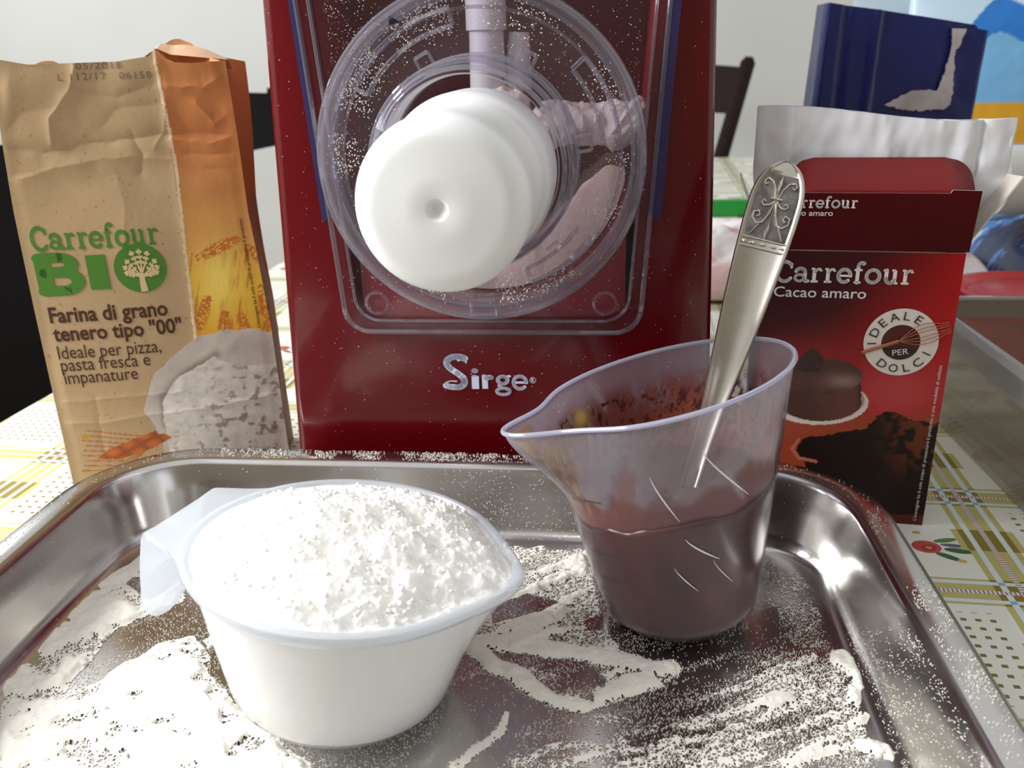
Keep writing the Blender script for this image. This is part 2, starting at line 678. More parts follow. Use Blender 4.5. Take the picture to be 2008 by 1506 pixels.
# ================================================================== the room
M_wall = mat('painted_plaster', (232, 233, 228), 0.9, spec=0.2, var=(2.0, 0.02))
M_floor = mat('floor_tiles', (150, 138, 120), 0.4, var=(6.0, 0.08))
wb = MB().box(-4, 4, 3.0, 3.1, -0.75, 2.2).build('wall_back', M_wall)
wb['kind'] = 'structure'
fl = MB().box(-4, 4, -3.0, 3.0, -0.8, -0.75).build('floor', M_floor)
fl['kind'] = 'structure'

wf = MB().box(-4, 4, -3.1, -3.0, -0.75, 2.2).build('unseen_wall_front', mat('painted_plaster_warm', (176, 164, 148), 0.9, spec=0.2))  # unseen wall behind the camera, added to darken reflections
wf['kind'] = 'structure'

# ------------------------------------------------------------------ table and cloth
TB = Frame(0, 0, -9)
M_wood_dark = mat('dark_stained_wood', (44, 30, 27), 0.45, var=(9.0, 0.15))
tab = empty('kitchen_table', (0, 0, -0.75), TB.yaw)
tag(tab, 'long kitchen table under the printed oilcloth', 'table')
TA0, TA1, TB0, TB1 = -0.375, 0.56, -0.02, 1.78
MB().box(TA0 + .004, TA1 - .004, TB0 + .004, TB1 - .004, 0.715, 0.7475).build('tabletop', M_wood_dark, tab, bevel=0.003)
for x in (TA0 + .05, TA1 - .05):
    for y in (TB0 + .05, TB1 - .05):
        MB().box(x - .03, x + .03, y - .03, y + .03, 0, 0.715).build('leg', M_wood_dark, tab, bevel=0.003)
# the cloth lies on the top and hangs over every edge
ring, rows = [], []
for d, z in ((-0.006, 0.0), (-0.002, -0.0002), (0.0016, -0.002), (0.003, -0.006), (0.004, -0.05), (0.006, -0.16)):
    rows.append([(x, y, z) for x, y in rpoly([(TA0 - d, TB0 - d), (TA1 + d, TB0 - d), (TA1 + d, TB1 + d), (TA0 - d, TB1 + d)], [0.02 + d] * 4, 40, 6)])
n = len(rows[0])
for k, (x, y, z) in enumerate(rows[-1]):
    for i in (4, 5):
        x0, y0, z0 = rows[i][k]
        w = 0.006 * (i - 3) * math.sin(k * 0.9)
        rows[i][k] = (x0 + w * (1 if x0 > 0.1 else -1) * 0.5 + 0, y0, z0)
mb = MB().add([p for r in rows for p in r],
              [tuple(range(n))] + [(i * n + j, (i + 1) * n + j, (i + 1) * n + (j + 1) % n, i * n + (j + 1) % n) for i in range(len(rows) - 1) for j in range(n)])
cloth = mb.build('tablecloth', mat_tablecloth())
cloth.rotation_euler = (0, 0, TB.yaw)
tag(cloth, 'cream oilcloth printed with olive plaid, dots and roses covering the table', 'tablecloth')

# ------------------------------------------------------------------ baking tray
TR = Frame(0, 0, -6)
RA0, RA1, RB0, RB1, RZ = -0.2191, 0.1099, 0.092, 0.3425, 0.033


def mat_steel():
    mt, nt, b = principled('stainless_steel')
    b.inputs['Base Color'].default_value = lin4((206, 203, 200))
    b.inputs['Metallic'].default_value = 1.0
    tc = nt.nodes.new('ShaderNodeTexCoord')
    n = nt.nodes.new('ShaderNodeTexNoise')
    n.inputs['Scale'].default_value = 22
    n.inputs['Detail'].default_value = 6
    nt.links.new(tc.outputs['Object'], n.inputs['Vector'])
    mr = nt.nodes.new('ShaderNodeMapRange')
    mr.inputs['From Min'].default_value, mr.inputs['From Max'].default_value = 0.3, 0.75
    mr.inputs['To Min'].default_value, mr.inputs['To Max'].default_value = 0.12, 0.30
    nt.links.new(n.outputs['Fac'], mr.inputs['Value'])
    nt.links.new(mr.outputs[0], b.inputs['Roughness'])
    n2 = nt.nodes.new('ShaderNodeTexNoise')
    n2.inputs['Scale'].default_value = 9
    n2.inputs['Detail'].default_value = 1
    nt.links.new(tc.outputs['Object'], n2.inputs['Vector'])
    bp = nt.nodes.new('ShaderNodeBump')
    bp.inputs['Strength'].default_value = 0.25
    bp.inputs['Distance'].default_value = 0.004
    nt.links.new(n2.outputs['Fac'], bp.inputs['Height'])
    nt.links.new(bp.outputs['Normal'], b.inputs['Normal'])
    return mt


TRAY_PROFILE = [(0.0012, 0.0275), (0.0, 0.0300), (0.0008, 0.0322), (0.0030, 0.0334), (0.0110, 0.0331), (0.0130, 0.0324), (0.0140, 0.0305),
                (0.0165, 0.0200), (0.0190, 0.0085), (0.0204, 0.0048), (0.0225, 0.0028), (0.0260, 0.0018), (0.0320, 0.0014), (0.0450, 0.0014)]
FLOOR_Z = 0.0014


def tray_ring(d, ns=24, nc=14):
    return rpoly([(RA0 + d, RB0 + d), (RA1 - d, RB0 + d), (RA1 - d, RB1 - d), (RA0 + d, RB1 - d)], [max(0.05 - d, 0.016)] * 4, ns, nc)


rows = [[(x, y, z) for x, y in tray_ring(d)] for d, z in TRAY_PROFILE]
n = len(rows[0])
mb = MB().add([p for r in rows for p in r],
              [(i * n + j, i * n + (j + 1) % n, (i + 1) * n + (j + 1) % n, (i + 1) * n + j) for i in range(len(rows) - 1) for j in range(n)]
              + [tuple((len(rows) - 1) * n + j for j in range(n))])
tray = mb.build('baking_tray', mat_steel(), angle=80)
sol = tray.modifiers.new('sheet', 'SOLIDIFY')
sol.thickness = 0.0007
sol.offset = -1
tray.rotation_euler = (0, 0, TR.yaw)
tag(tray, 'shiny stainless steel roasting tray dusted with spilled flour', 'tray')

# ------------------------------------------------------------------ spilled flour
M_flour = mat('white_flour', (240, 235, 224), 0.95, spec=0.1, bump=(900, 0.6, 0.0006))
FLOUR_SPOTS = dict(
    # outlines in photograph pixels of where the flour lies thick, thin or has been wiped away
    thick=[([(0, 1330), (120, 1190), (270, 1090), (380, 1080), (360, 1180), (220, 1240), (90, 1400), (0, 1460)], .96),
           ([(0, 1420), (120, 1370), (330, 1260), (380, 1250), (470, 1380), (560, 1470), (620, 1506), (0, 1600)], .93),
           ([(340, 1400), (400, 1290), (440, 1400), (520, 1506), (380, 1506)], .95),
           ([(960, 1070), (1140, 1070), (1180, 1220), (1220, 1290), (1150, 1300), (930, 1280), (960, 1180)], .74),
           ([(1490, 1090), (1580, 1090), (1640, 1200), (1640, 1280), (1560, 1260), (1490, 1160)], .50),
           ([(1000, 1506), (1030, 1440), (1180, 1400), (1300, 1410), (1420, 1380), (1560, 1310), (1650, 1290), (1700, 1330), (1720, 1506)], .58),
           ([(1180, 1300), (1340, 1290), (1330, 1340), (1230, 1370), (1150, 1400)], .88)],
    bare=[([(890, 1340), (960, 1310), (1080, 1380), (1010, 1440), (980, 1506), (760, 1506), (860, 1440)], .88),
          ([(965, 1190), (1040, 1165), (1090, 1175), (1050, 1200), (970, 1225)], .9),
          ([(960, 1290), (1110, 1283), (1190, 1330), (1185, 1350), (1090, 1320), (980, 1315)], .85),
          ([(1140, 1215), (1190, 1205), (1200, 1235), (1150, 1240)], .8),
          ([(1470, 1190), (1525, 1190), (1530, 1260), (1470, 1260)], .92),
          ([(1230, 1290), (1480, 1230), (1560, 1260), (1440, 1330), (1340, 1370)], .50),
          ([(1220, 1440), (1380, 1430), (1380, 1465), (1230, 1460)], .75),
          ([(430, 1290), (500, 1400), (470, 1400), (400, 1300)], .65),
          ([(240, 1150), (330, 1100), (380, 1110), (300, 1180)], .55)],
    ridge=[([(915, 1265), (1000, 1320), (1090, 1375), (1140, 1392)], 15, .95), ([(925, 1262), (1060, 1272), (1180, 1290), (1320, 1312)], 17, .92),
           ([(990, 1400), (975, 1440), (930, 1475), (885, 1500)], 9, .9), ([(360, 1360), (400, 1420), (420, 1506)], 34, .98),
           ([(1650, 1290), (1690, 1330), (1680, 1360)], 20, .95), ([(1690, 1460), (1740, 1470), (1760, 1490)], 16, .97),
           ([(1010, 1490), (1100, 1465), (1250, 1470), (1420, 1440), (1560, 1380)], 8, .75),
           ([(1420, 1360), (1540, 1310), (1600, 1290)], 9, .75), ([(1380, 1490), (1500, 1440), (1640, 1400)], 9, .75),
           ([(405, 1265), (440, 1235), (480, 1220)], 9, .9)])


def flour_density(px, py):
    D = np.full(np.shape(px), 0.27)
    wob = 26 * (fbm(px / 60, py / 60, 1) - .5)
    wob2 = 26 * (fbm(px / 60 + 31, py / 60 + 7, 2) - .5)
    x, y = px + wob, np.minimum(py + wob2, 1500 + 10 * wob2 / 26)      # the smears run on to the near side of the tray
    for poly, v in FLOUR_SPOTS['thick']:
        D = np.where(in_poly(x, y, poly), np.maximum(D, v), D)
    for poly, v in FLOUR_SPOTS['bare']:
        D = np.where(in_poly(x, y, poly), D * (1 - v), D)
    D = D + .55 * (fbm(px / 45 + 3, py / 24 + 5, 6, 4) - .5) * sstep(.6, .9, D) * (D < .97)
    # streaks left by wiping, roughly along the long side of the tray
    st = fbm((px * .95 + py * -.30) / 150, (px * .30 + py * .95) / 22, 3, 3)
    D = D + (st - .5) * 1.15 * np.where(px > 1000, 1.0, 0.50) * (D > .04)
    for pts, w, v in FLOUR_SPOTS['ridge']:
        d = seg_dist(x, y, pts)
        D = np.maximum(D, v * (1 - sstep(w * .7, w * 1.4, d)))
    return np.clip(D, 0.02, 1)


ga = np.arange(RA0 + .020, RA1 - .020, 0.00052)
gb = np.arange(RB0 + .024, RB1 - .020, 0.00052)
A, B = np.meshgrid(ga, gb, indexing='ij')
P = TR.w(A, B, FLOOR_Z)
px, py = photo_xy(P)
D = flour_density(px, py)
hf = 0.55 * rng.random(A.shape) + 0.45 * fbm(A * 900, B * 900, 2, 2)
solid = hf < (D - 0.12) * 0.92 + .20 * sstep(.80, .95, D)
# keep the flour off the rounded corners of the floor
q = np.maximum(np.maximum(RA0 + .052 - A, A - (RA1 - .052)), 0)
r_ = np.maximum(np.maximum(B - (RB1 - .052), RB0 + .052 - B), 0)
solid &= np.hypot(q, r_) < 0.031
hgt = 0.0002 + 0.0018 * sstep(.5, 1, D) * fbm(A * 260, B * 260, 4, 3) + 0.0006 * sstep(.85, 1, D)
hgt += 0.0003 * (rng.random(A.shape) - .5) * (D > .5)
cov = solid.astype(float)
for ax_i in (0, 1):                                     # thin out towards the edge of every patch
    cs = np.cumsum(np.pad(cov, [(6, 5) if k == ax_i else (0, 0) for k in (0, 1)], mode='edge'), axis=ax_i)
    cov = (np.take(cs, np.arange(11, cs.shape[ax_i]), ax_i) - np.take(cs, np.arange(0, cs.shape[ax_i] - 11), ax_i)) / 11
hgt = .00012 + (hgt - .00012) * sstep(.55, 1.0, cov)
hgt = np.where(solid, np.maximum(hgt, 0.00012), 0.0)
Z = FLOOR_Z + 0.00015 + hgt
nu, nv = A.shape
keep = solid[:-1, :-1] & (solid[1:, :-1].astype(int) + solid[:-1, 1:] + solid[1:, 1:] > 0)
Fq = grid_faces(nu, nv)[keep.ravel()]
used = np.unique(Fq)
remap = np.full(nu * nv, -1)
remap[used] = np.arange(len(used))
V_layer = np.stack([A, B, Z], -1).reshape(-1, 3)[used]
F_layer = remap[Fq]


def grains(P, size):
    """one small random tetrahedron per point"""
    n = len(P)
    base = np.array([[1, 1, 1], [1, -1, -1], [-1, 1, -1], [-1, -1, 1]], float) / 1.5
    q = rng.normal(size=(n, 4))
    q /= np.linalg.norm(q, axis=1)[:, None]
    w, x, y, z = q.T
    R = np.stack([1 - 2 * (y * y + z * z), 2 * (x * y - z * w), 2 * (x * z + y * w), 2 * (x * y + z * w), 1 - 2 * (x * x + z * z),
                  2 * (y * z - x * w), 2 * (x * z - y * w), 2 * (y * z + x * w), 1 - 2 * (x * x + y * y)], -1).reshape(n, 3, 3)
    V = np.einsum('nij,kj->nki', R, base) * np.asarray(size).reshape(n, 1, 1) + np.asarray(P)[:, None, :]
    Fg = (np.arange(n) * 4)[:, None, None] + np.array([[0, 1, 2], [0, 3, 1], [0, 2, 3], [1, 3, 2]])[None]
    return V.reshape(-1, 3), Fg.reshape(-1, 3)


def clump(r, seed):
    rr = random.Random(seed)
    bm = bmesh.new()
    bmesh.ops.create_icosphere(bm, subdivisions=2, radius=1)
    ph = [rr.uniform(0, 6) for _ in range(6)]
    for v in bm.verts:
        k = 1 + .22 * math.sin(3 * v.co.x + ph[0]) * math.sin(4 * v.co.y + ph[1]) + .15 * math.sin(7 * v.co.z + ph[2] + 5 * v.co.x)
        v.co = Vector((v.co.x * k, v.co.y * k * rr.uniform(.97, 1.03), v.co.z * k * .8)) * r
    V = np.array([v.co[:] for v in bm.verts])
    Fc = np.array([[v.index for v in f.verts] for f in bm.faces])
    bm.free()
    return V, Fc


# loose grains on the floor
Ng = 400000
a = rng.uniform(RA0 + .020, RA1 - .020, Ng)
b = rng.uniform(RB0 + .024, RB1 - .020, Ng)
gx, gy = photo_xy(TR.w(a, b, FLOOR_Z))
ok = rng.random(Ng) < np.clip(flour_density(gx, gy) * 0.9, .03, .6)
ok &= np.hypot(np.maximum(np.maximum(RA0 + .052 - a, a - (RA1 - .052)), 0), np.maximum(np.maximum(b - (RB1 - .052), RB0 + .052 - b), 0)) < 0.031
a, b = a[ok], b[ok]
sz = rng.uniform(.00011, .00028, len(a))
pts = [np.stack([a, b, FLOOR_Z + sz * .6], -1)]
szs = [sz]
# grains that fell on the rim and the walls of the tray
ringP = [np.array([(x, y, z) for x, y in tray_ring(d)]) for d, z in TRAY_PROFILE]
for i0, i1, cnt, fn in ((3, 4, 26000, 'rim'), (6, 8, 30000, 'wall'), (8, 10, 12000, 'wall')):
    j = rng.integers(0, len(ringP[0]), cnt)
    f, g = rng.random(cnt)[:, None], rng.random(cnt)[:, None]
    j2 = (j + 1) % len(ringP[0])
    # resample the ring by length so that long sides get their share
    seglen = np.linalg.norm(ringP[i0] - np.roll(ringP[i0], -1, 0), axis=1)
    j = rng.choice(len(seglen), cnt, p=seglen / seglen.sum())
    j2 = (j + 1) % len(seglen)
    t0 = ringP[i0][j] * (1 - f) + ringP[i0][j2] * f
    t1 = ringP[i1][j] * (1 - f) + ringP[i1][j2] * f
    Pg = t0 * (1 - g) + t1 * g
    gx, gy = photo_xy(TR.w(Pg[:, 0], Pg[:, 1], Pg[:, 2]))
    nz = fbm(gx / 45, gy / 45, 5, 3)
    if fn == 'rim':
        prob = np.where((gy < 935) & (gx > 430) & (gx < 1120), sstep(.22, .70, nz) * .8, .03)
        prob = np.where(gx > 1700, sstep(.40, .75, nz) * .55, prob)
    else:
        prob = np.where((gx > 860) & (gx < 1150) & (gy < 1080), .16 + .25 * sstep(.4, .7, nz), .015)
        prob = np.where((gx > 1660) & (gy > 1230), .25 + .5 * sstep(.45, .7, nz), prob)
    k = rng.random(cnt) < prob
    Pg = Pg[k]
    s = rng.uniform(.00012, .00032, len(Pg))
    Pg[:, 2] += s * .5
    pts.append(Pg)
    szs.append(s)
gV, gF = grains(np.concatenate(pts), np.concatenate(szs))
Vs, Ft = [V_layer, gV], [gF + len(V_layer)]
off = len(V_layer) + len(gV)
clump_px = [(1662, 1318, 3), (1676, 1345, 3.2), (1690, 1330, 2.2), (1735, 1478, 4.2), (1718, 1468, 2.6), (1752, 1490, 3), (1658, 1472, 1.6),
            (362, 1357, 3), (374, 1362, 2.4), (400, 1280, 2.2), (415, 1270, 1.8), (440, 1245, 2.0), (455, 1232, 1.6), (314, 1400, 1.8), (1020, 1252, 1.6),
            (1170, 1275, 2.2), (1205, 1272, 2.4), (1300, 1312, 2.6), (1322, 1322, 1.8), (1118, 1118, 1.8), (985, 1072, 2.2), (1540, 1068, 2.4),
            (202, 1250, 2.6), (165, 1300, 2.4), (108, 1320, 2.6), (90, 1410, 2.2), (60, 1440, 1.8), (1640, 1300, 1.8), (1585, 1360, 1.4), (1375, 1420, 1.4)]
for i, (cx, cy, r) in enumerate(clump_px):
    w = at_z(cx, cy, FLOOR_Z)
    la, lb = w @ TR.e1, w @ TR.e2
    for s in range(3):
        rad = r * .0005 * random.uniform(.5, 1)
        cV, cF = clump(rad, i * 7 + s)
        cV = cV + np.array([la + random.uniform(-1, 1) * r * .0006, lb + random.uniform(-1, 1) * r * .0006, FLOOR_Z + rad * .6])
        Vs.append(cV)
        Ft.append(cF + off)
        off += len(cV)
me = np_mesh('spilled_flour', np.concatenate(Vs), [F_layer] + Ft, smooth=True)
spill = link('spilled_flour', me, M_flour)
spill.rotation_euler = (0, 0, TR.yaw)
tag(spill, 'white flour spilled and smeared in streaks over the steel tray', 'flour', kind='stuff')

# ------------------------------------------------------------------ measuring cup heaped with flour
CUP = np.array([-0.0575, 0.2305, FLOOR_Z + .0003])
cup_rt, cup_rb, cup_h = 0.0470, 0.0330, 0.0495
M_cup = mat_clear('milky_plastic', (252, 253, 255), 0.30, (248, 249, 252), 0.12, 1.45, 0.5)
M_cup_lip = mat_clear('milky_plastic_lip', (246, 249, 252), 0.55, (240, 243, 248), 0.10, 1.45, 0.4)
cup = empty('measuring_cup', tuple(CUP))
cup.rotation_euler = (math.radians(-3.0), math.radians(6.5), 0)
CUP_LIFT = 0.0330 * math.sin(math.radians(7.2))
cup.location.z += CUP_LIFT
tag(cup, 'round white plastic measuring cup heaped with flour, its handle hanging at the side', 'measuring cup')


def cup_lip_pull(V):
    """draws the round wall out into a small pouring lip opposite the handle"""
    V = np.array(V, float)
    t = np.arctan2(V[:, 1], V[:, 0])
    dt = (t - math.radians(-14) + math.pi) % (2 * math.pi) - math.pi
    k = sstep(.35, 1.0, V[:, 2] / cup_h) * np.exp(-(dt / .34) ** 2) * np.clip(np.hypot(V[:, 0], V[:, 1]) / cup_rt, 0, 1) ** 3
    V[:, 0] += .0065 * k * math.cos(math.radians(-14))
    V[:, 1] += .0065 * k * math.sin(math.radians(-14))
    return V


def cup_r(h):
    t = h / cup_h
    return cup_rb + (cup_rt - cup_rb) * (0.25 * t ** 0.5 + 0.75 * t)


prof = [(0.004, 0.0)] + [(cup_rb - .004, 0.0), (cup_rb - .0012, .0006), (cup_rb - .0002, .002)] + [(cup_r(h), h) for h in np.linspace(.004, cup_h - .0045, 14)]
inner = [(cup_r(h) - .0012, h) for h in np.linspace(cup_h - .0045, .003, 14)] + [(.004, .0016)]
mb = MB().lathe(prof + inner, 96)
mb.v = [tuple(p) for p in cup_lip_pull(mb.v)]
mb.build('cup_wall', M_cup, cup)
lipz = cup_h
lip = [(cup_rt - .0016, lipz - .005), (cup_rt - .0002, lipz - .0048), (cup_rt + .0012, lipz - .003), (cup_rt + .0022, lipz - .0010), (cup_rt + .0022, lipz),
       (cup_rt + .0012, lipz + .0006), (cup_rt - .0002, lipz + .0004), (cup_rt - .0012, lipz - .0008), (cup_rt - .0016, lipz - .005)]
mb = MB().lathe(lip, 128)
mb.v = [tuple(p) for p in cup_lip_pull(mb.v)]
mb.build('rim', M_cup_lip, cup)
# handle: a flat tab that leaves the rim and folds down into a rounded tongue
ha = math.radians(163)
hd, hp = np.array([math.cos(ha), math.sin(ha), 0]), np.array([-math.sin(ha), math.cos(ha), 0])
V, nS, nW = [], 64, 13
kt = [0, .12, .26, .36, .46, .60, 1.0]
ko = [cup_rt - .0005, cup_rt + .006, cup_rt + .0130, cup_rt + .0160, cup_rt + .0172, cup_rt + .0182, cup_rt + .0200]
kz = [lipz - .0006, lipz - .0008, lipz - .0012, lipz - .0035, lipz - .0085, lipz - .0160, lipz - .0400]
kw = [.0340, .0240, .0178, .0162, .0155, .0150, .0128]
tt_ = np.linspace(0, 1, nS)


def smooth_interp(x, xp, fp):
    y = np.interp(x, xp, fp)
    for _ in range(6):
        y[1:-1] = .25 * y[:-2] + .5 * y[1:-1] + .25 * y[2:]
    return y


so, sz_, sw = smooth_interp(tt_, kt, ko), smooth_interp(tt_, kt, kz), smooth_interp(tt_, kt, kw)
sw = sw * np.sqrt(np.clip(1 - (np.clip(tt_ - .80, 0, 1) / .20) ** 2, .003, 1))
hrows = list(zip(so, sz_, sw))
for off_ in (0.0, 0.0014):
    for i, (out, zz, hw) in enumerate(hrows):
        nx = hrows[min(i + 1, nS - 1)]
        pv = hrows[max(i - 1, 0)]
        tx, tz = nx[0] - pv[0], nx[1] - pv[1]
        L = math.hypot(tx, tz) or 1
        ox, oz = tz / L * off_, -tx / L * off_
        k = min(1, tt_[i] / .26)
        for j in range(nW):
            s = -1 + 2 * j / (nW - 1)
            lim = math.sqrt(max(cup_rt ** 2 - (s * hw) ** 2, 1e-6))
            o_s = lim * (1 - k) + out * k
            edge = .0009 * sstep(.72, .9, abs(s)) * (off_ == 0) * sstep(.05, .3, tt_[i])
            V.append(hd * (o_s + ox + tz / L * -edge * -1) + hp * s * hw + np.array([0, 0, zz + oz + edge * tx / L]))
idx = lambda l, i, j: (l * nS + i) * nW + j
Fh = []
for i in range(nS - 1):
    for j in range(nW - 1):
        Fh.append((idx(0, i, j), idx(0, i + 1, j), idx(0, i + 1, j + 1), idx(0, i, j + 1)))
        Fh.append((idx(1, i, j), idx(1, i, j + 1), idx(1, i + 1, j + 1), idx(1, i + 1, j)))
    for j in (0, nW - 1):
        Fh.append((idx(0, i, j), idx(1, i, j), idx(1, i + 1, j), idx(0, i + 1, j)))
for i in (0, nS - 1):
    for j in range(nW - 1):
        Fh.append((idx(0, i, j), idx(0, i, j + 1), idx(1, i, j + 1), idx(1, i, j)))
MB().add(V, Fh).build('handle', M_cup_lip, cup, angle=70)

# the flour inside: fills the cup and heaps above the rim
nr, nt_ = 150, 480
rr, th = np.meshgrid(np.linspace(0, 1, nr), np.linspace(0, 2 * math.pi, nt_, endpoint=False), indexing='ij')
Rf = cup_rt - .0008
xx, yy = rr * Rf * np.cos(th), rr * Rf * np.sin(th)
dome = lipz - .0004 + .0118 * (1 - rr ** 2.2) * (1 + .10 * np.sin(2.1 * th + .4))
lump = .0046 * (fbm(xx * 70 + 5, yy * 70 + 5, 1, 3) - .5) + .0026 * (fbm(xx * 230, yy * 230, 2, 3) - .5)
crumb = .0010 * sstep(.55, .75, vnoise(xx * 420, yy * 420, 3)) + .0005 * sstep(.55, .75, vnoise(xx * 900, yy * 900, 4))
zz = dome + (lump - .001 + crumb * (.25 + 1.0 * sstep(-.025, .03, xx - yy * .3))) * (1 - sstep(.93, 1.0, rr) * .8)
pit = np.zeros_like(zz)
for cx, cy, r, dp in ((.004, .022, .0055, .0028), (.013, .016, .005, .0028), (.020, .004, .004, .002), (.010, -.002, .003, .0025), (.026, -.006, .003, .002)):
    pit += dp * np.exp(-((xx - cx) ** 2 + (yy - cy) ** 2) / r ** 2)
zz -= pit
Vt = np.stack([xx, yy, zz], -1)
side = []
for h in (cup_h - .006, cup_h * .6, cup_h * .3, .0035):
    t = th[0]
    side.append(np.stack([(cup_r(h) - .0006) * np.cos(t), (cup_r(h) - .0006) * np.sin(t), np.full_like(t, h)], -1))
side.append(np.zeros((nt_, 3)) + np.array([0, 0, .0034]))
Vall = cup_lip_pull(np.concatenate([Vt.reshape(-1, 3), np.concatenate(side)]))
Fc = grid_faces(nr + len(side), nt_, wrap_v=True, flip=True)
crV, crF, off = [Vall], [], len(Vall)
for i in range(620):
    t, q = random.uniform(0, 6.283), random.random() ** .5 * .95
    x, y = q * Rf * math.cos(t), q * Rf * math.sin(t)
    if x < -.015 and random.random() < .6:
        continue
    r = random.uniform(.0003, .0009)
    cV, cF = clump(r, 900 + i)
    iz = zz[min(nr - 1, int(q * (nr - 1))), int(t / 6.2832 * nt_) % nt_]
    crV.append(cV + np.array([x, y, iz + r * .3]))
    crF.append(cF + off)
    off += len(cV)
M_heap = mat('heaped_white_flour', (247, 244, 238), 0.95, spec=0.05, bump=(1400, 0.5, 0.0006), sss=0.55)
M_heap.node_tree.nodes['Principled BSDF'].inputs['Subsurface Radius'].default_value = (.022, .022, .021)
me = np_mesh('heaped_flour', Vall, Fc, smooth=True)
hf_o = link('heaped_flour', me, M_heap)
hf_o.location = cup.location
hf_o.rotation_euler = cup.rotation_euler
n0 = len(Vall)
crumbs = link('flour_crumbs', np_mesh('flour_crumbs', np.concatenate(crV[1:]), [f - n0 for f in crF], smooth=True), mat('flour_crumbs', (250, 247, 242), 0.95, spec=0.05), hf_o)
crumbs['kind'] = 'stuff'
tag(hf_o, 'crumbly white flour heaped above the rim of the measuring cup', 'flour', kind='stuff')

# ------------------------------------------------------------------ jug of chocolate batter
JUG = (0.0601, 0.2698, FLOOR_Z + .0003)
jr_b, jr_t, j_h = 0.0264, 0.0427, 0.0875
j_tilt = math.radians(-6.5)
SP = math.radians(196)                                   # direction of the spout
M_jug = mat_clear('frosted_plastic', (247, 246, 250), 0.13, (226, 223, 232), 0.16, 1.42, 0.45, True)
jug = empty('measuring_jug', JUG)
jug.rotation_euler = (math.radians(-1.2), j_tilt, 0)
jug.location.z += jr_b * math.sin(abs(j_tilt))
tag(jug, 'frosted plastic measuring jug with a pouring lip, half full of chocolate batter', 'jug')


def jug_r(h, t, inset=0.0):
    """radius at height fraction h and angle t"""
    r = jr_b + (jr_t - jr_b) * h ** 0.92
    r = r - (jr_b * .12) * (1 - sstep(0, .06, h))
    dt = (t - SP + math.pi) % (2 * math.pi) - math.pi
    k = sstep(.55, 1.0, h) ** 1.5
    r = r + k * .0135 * np.exp(-(dt / .26) ** 2) - k * .0012 * np.exp(-((np.abs(dt) - .6) / .25) ** 2)
    return r - inset


def jug_top(t):
    return j_h + .146 * jr_t * np.cos(t) - .10 * jr_t * np.sin(t)


def jug_pt(h, t, inset=0.0):
    r = jug_r(h, t, inset)
    return np.stack([r * np.cos(t), r * np.sin(t), h * jug_top(t)], -1)


def smear_cover(h, t):
    """how much batter clings to the inside of the wall"""
    u = t * 5.2
    n = fbm(u * .7, h * 5, 1, 4)
    bound = .70 + .06 * np.cos(t - .2) + .30 * (n - .5)
    film = 1 - sstep(bound - .03, bound + .05, h)
    streak = sstep(.46, .58, fbm(u * 1.1 - h * 4, h * 3 + u * .35, 2, 3)) * (1 - sstep(.78, .95, h))
    return film, streak


nh, nt2 = 60, 216
H_, T_ = np.meshgrid(np.linspace(0, 1, nh), np.linspace(0, 2 * math.pi, nt2, endpoint=False), indexing='ij')
Vo = jug_pt(H_, T_)
Vi = jug_pt(np.maximum(H_, .02), T_, .0011)[::-1]
lipV = jug_pt(np.ones((1, nt2)), T_[:1], -.0006) + np.array([0, 0, .0004])
lipW = jug_pt(np.ones((1, nt2)), T_[:1], .0012) + np.array([0, 0, .0004])
cen = lambda z: np.zeros((1, nt2, 3)) + np.array([0, 0, z])
Vj = np.concatenate([cen(0.0), Vo, lipV, lipW, Vi, cen(.0018)])
# wetted plastic is clear, dry plastic frosted; the inner face is smooth
f_w, s_w = smear_cover(H_, T_)
hz_j = np.full(Vj.shape[:2], .04)
hz_j[1:nh + 1] = .05 + .23 * (1 - np.maximum(f_w, .6 * s_w)) * sstep(.55, .60, H_)
hz_j[nh + 1] = .28
link('jug_wall', np_mesh('jug_wall', Vj.reshape(-1, 3), grid_faces(Vj.shape[0], nt2, wrap_v=True, flip=True), col=np.repeat(hz_j.reshape(-1, 1), 3, 1)), M_jug, jug)
rimpts = jug_pt(np.ones(nt2), np.linspace(0, 2 * math.pi, nt2, endpoint=False), -.0002)
MB().tube([p + np.array([0, 0, .0003]) for p in rimpts], .0008, 8, True).build('rim', mat_clear('frosted_rim', (240, 240, 255), .6, (225, 226, 240), .1), jug)
# thin raised white lines on the front
M_pale_line = mat('pale_line_plastic', (236, 236, 245), 0.2, spec=0.8)
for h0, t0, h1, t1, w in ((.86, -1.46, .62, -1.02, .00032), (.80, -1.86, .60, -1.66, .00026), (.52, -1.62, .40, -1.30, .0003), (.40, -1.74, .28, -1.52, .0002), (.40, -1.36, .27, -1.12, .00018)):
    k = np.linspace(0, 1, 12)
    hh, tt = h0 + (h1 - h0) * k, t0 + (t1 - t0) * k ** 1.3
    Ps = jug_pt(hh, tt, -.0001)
    MB().tube([tuple(p) for p in Ps], [w * math.sin(math.pi * (0.08 + .84 * q)) for q in k], 5).build('pale_line', M_pale_line, jug)
# graduation marks along the left of the wall
M_mark = mat('grey_print', (62, 58, 66), 0.6)
jsurf = lambda u, v: jug_pt(np.asarray(v, float), np.asarray(u, float), -.0003)
for hh in (.30, .43, .56, .69):
    MB().add(jsurf([3.75, 3.95, 3.95, 3.75], [hh, hh, hh + .006, hh + .006]), [(0, 1, 2, 3)]).build('graduation_mark', M_mark, jug)
    letters('graduation_number', 'ml', (3.62, hh - .012), (3.72, hh - .012), .032, jsurf, M_mark, jug)

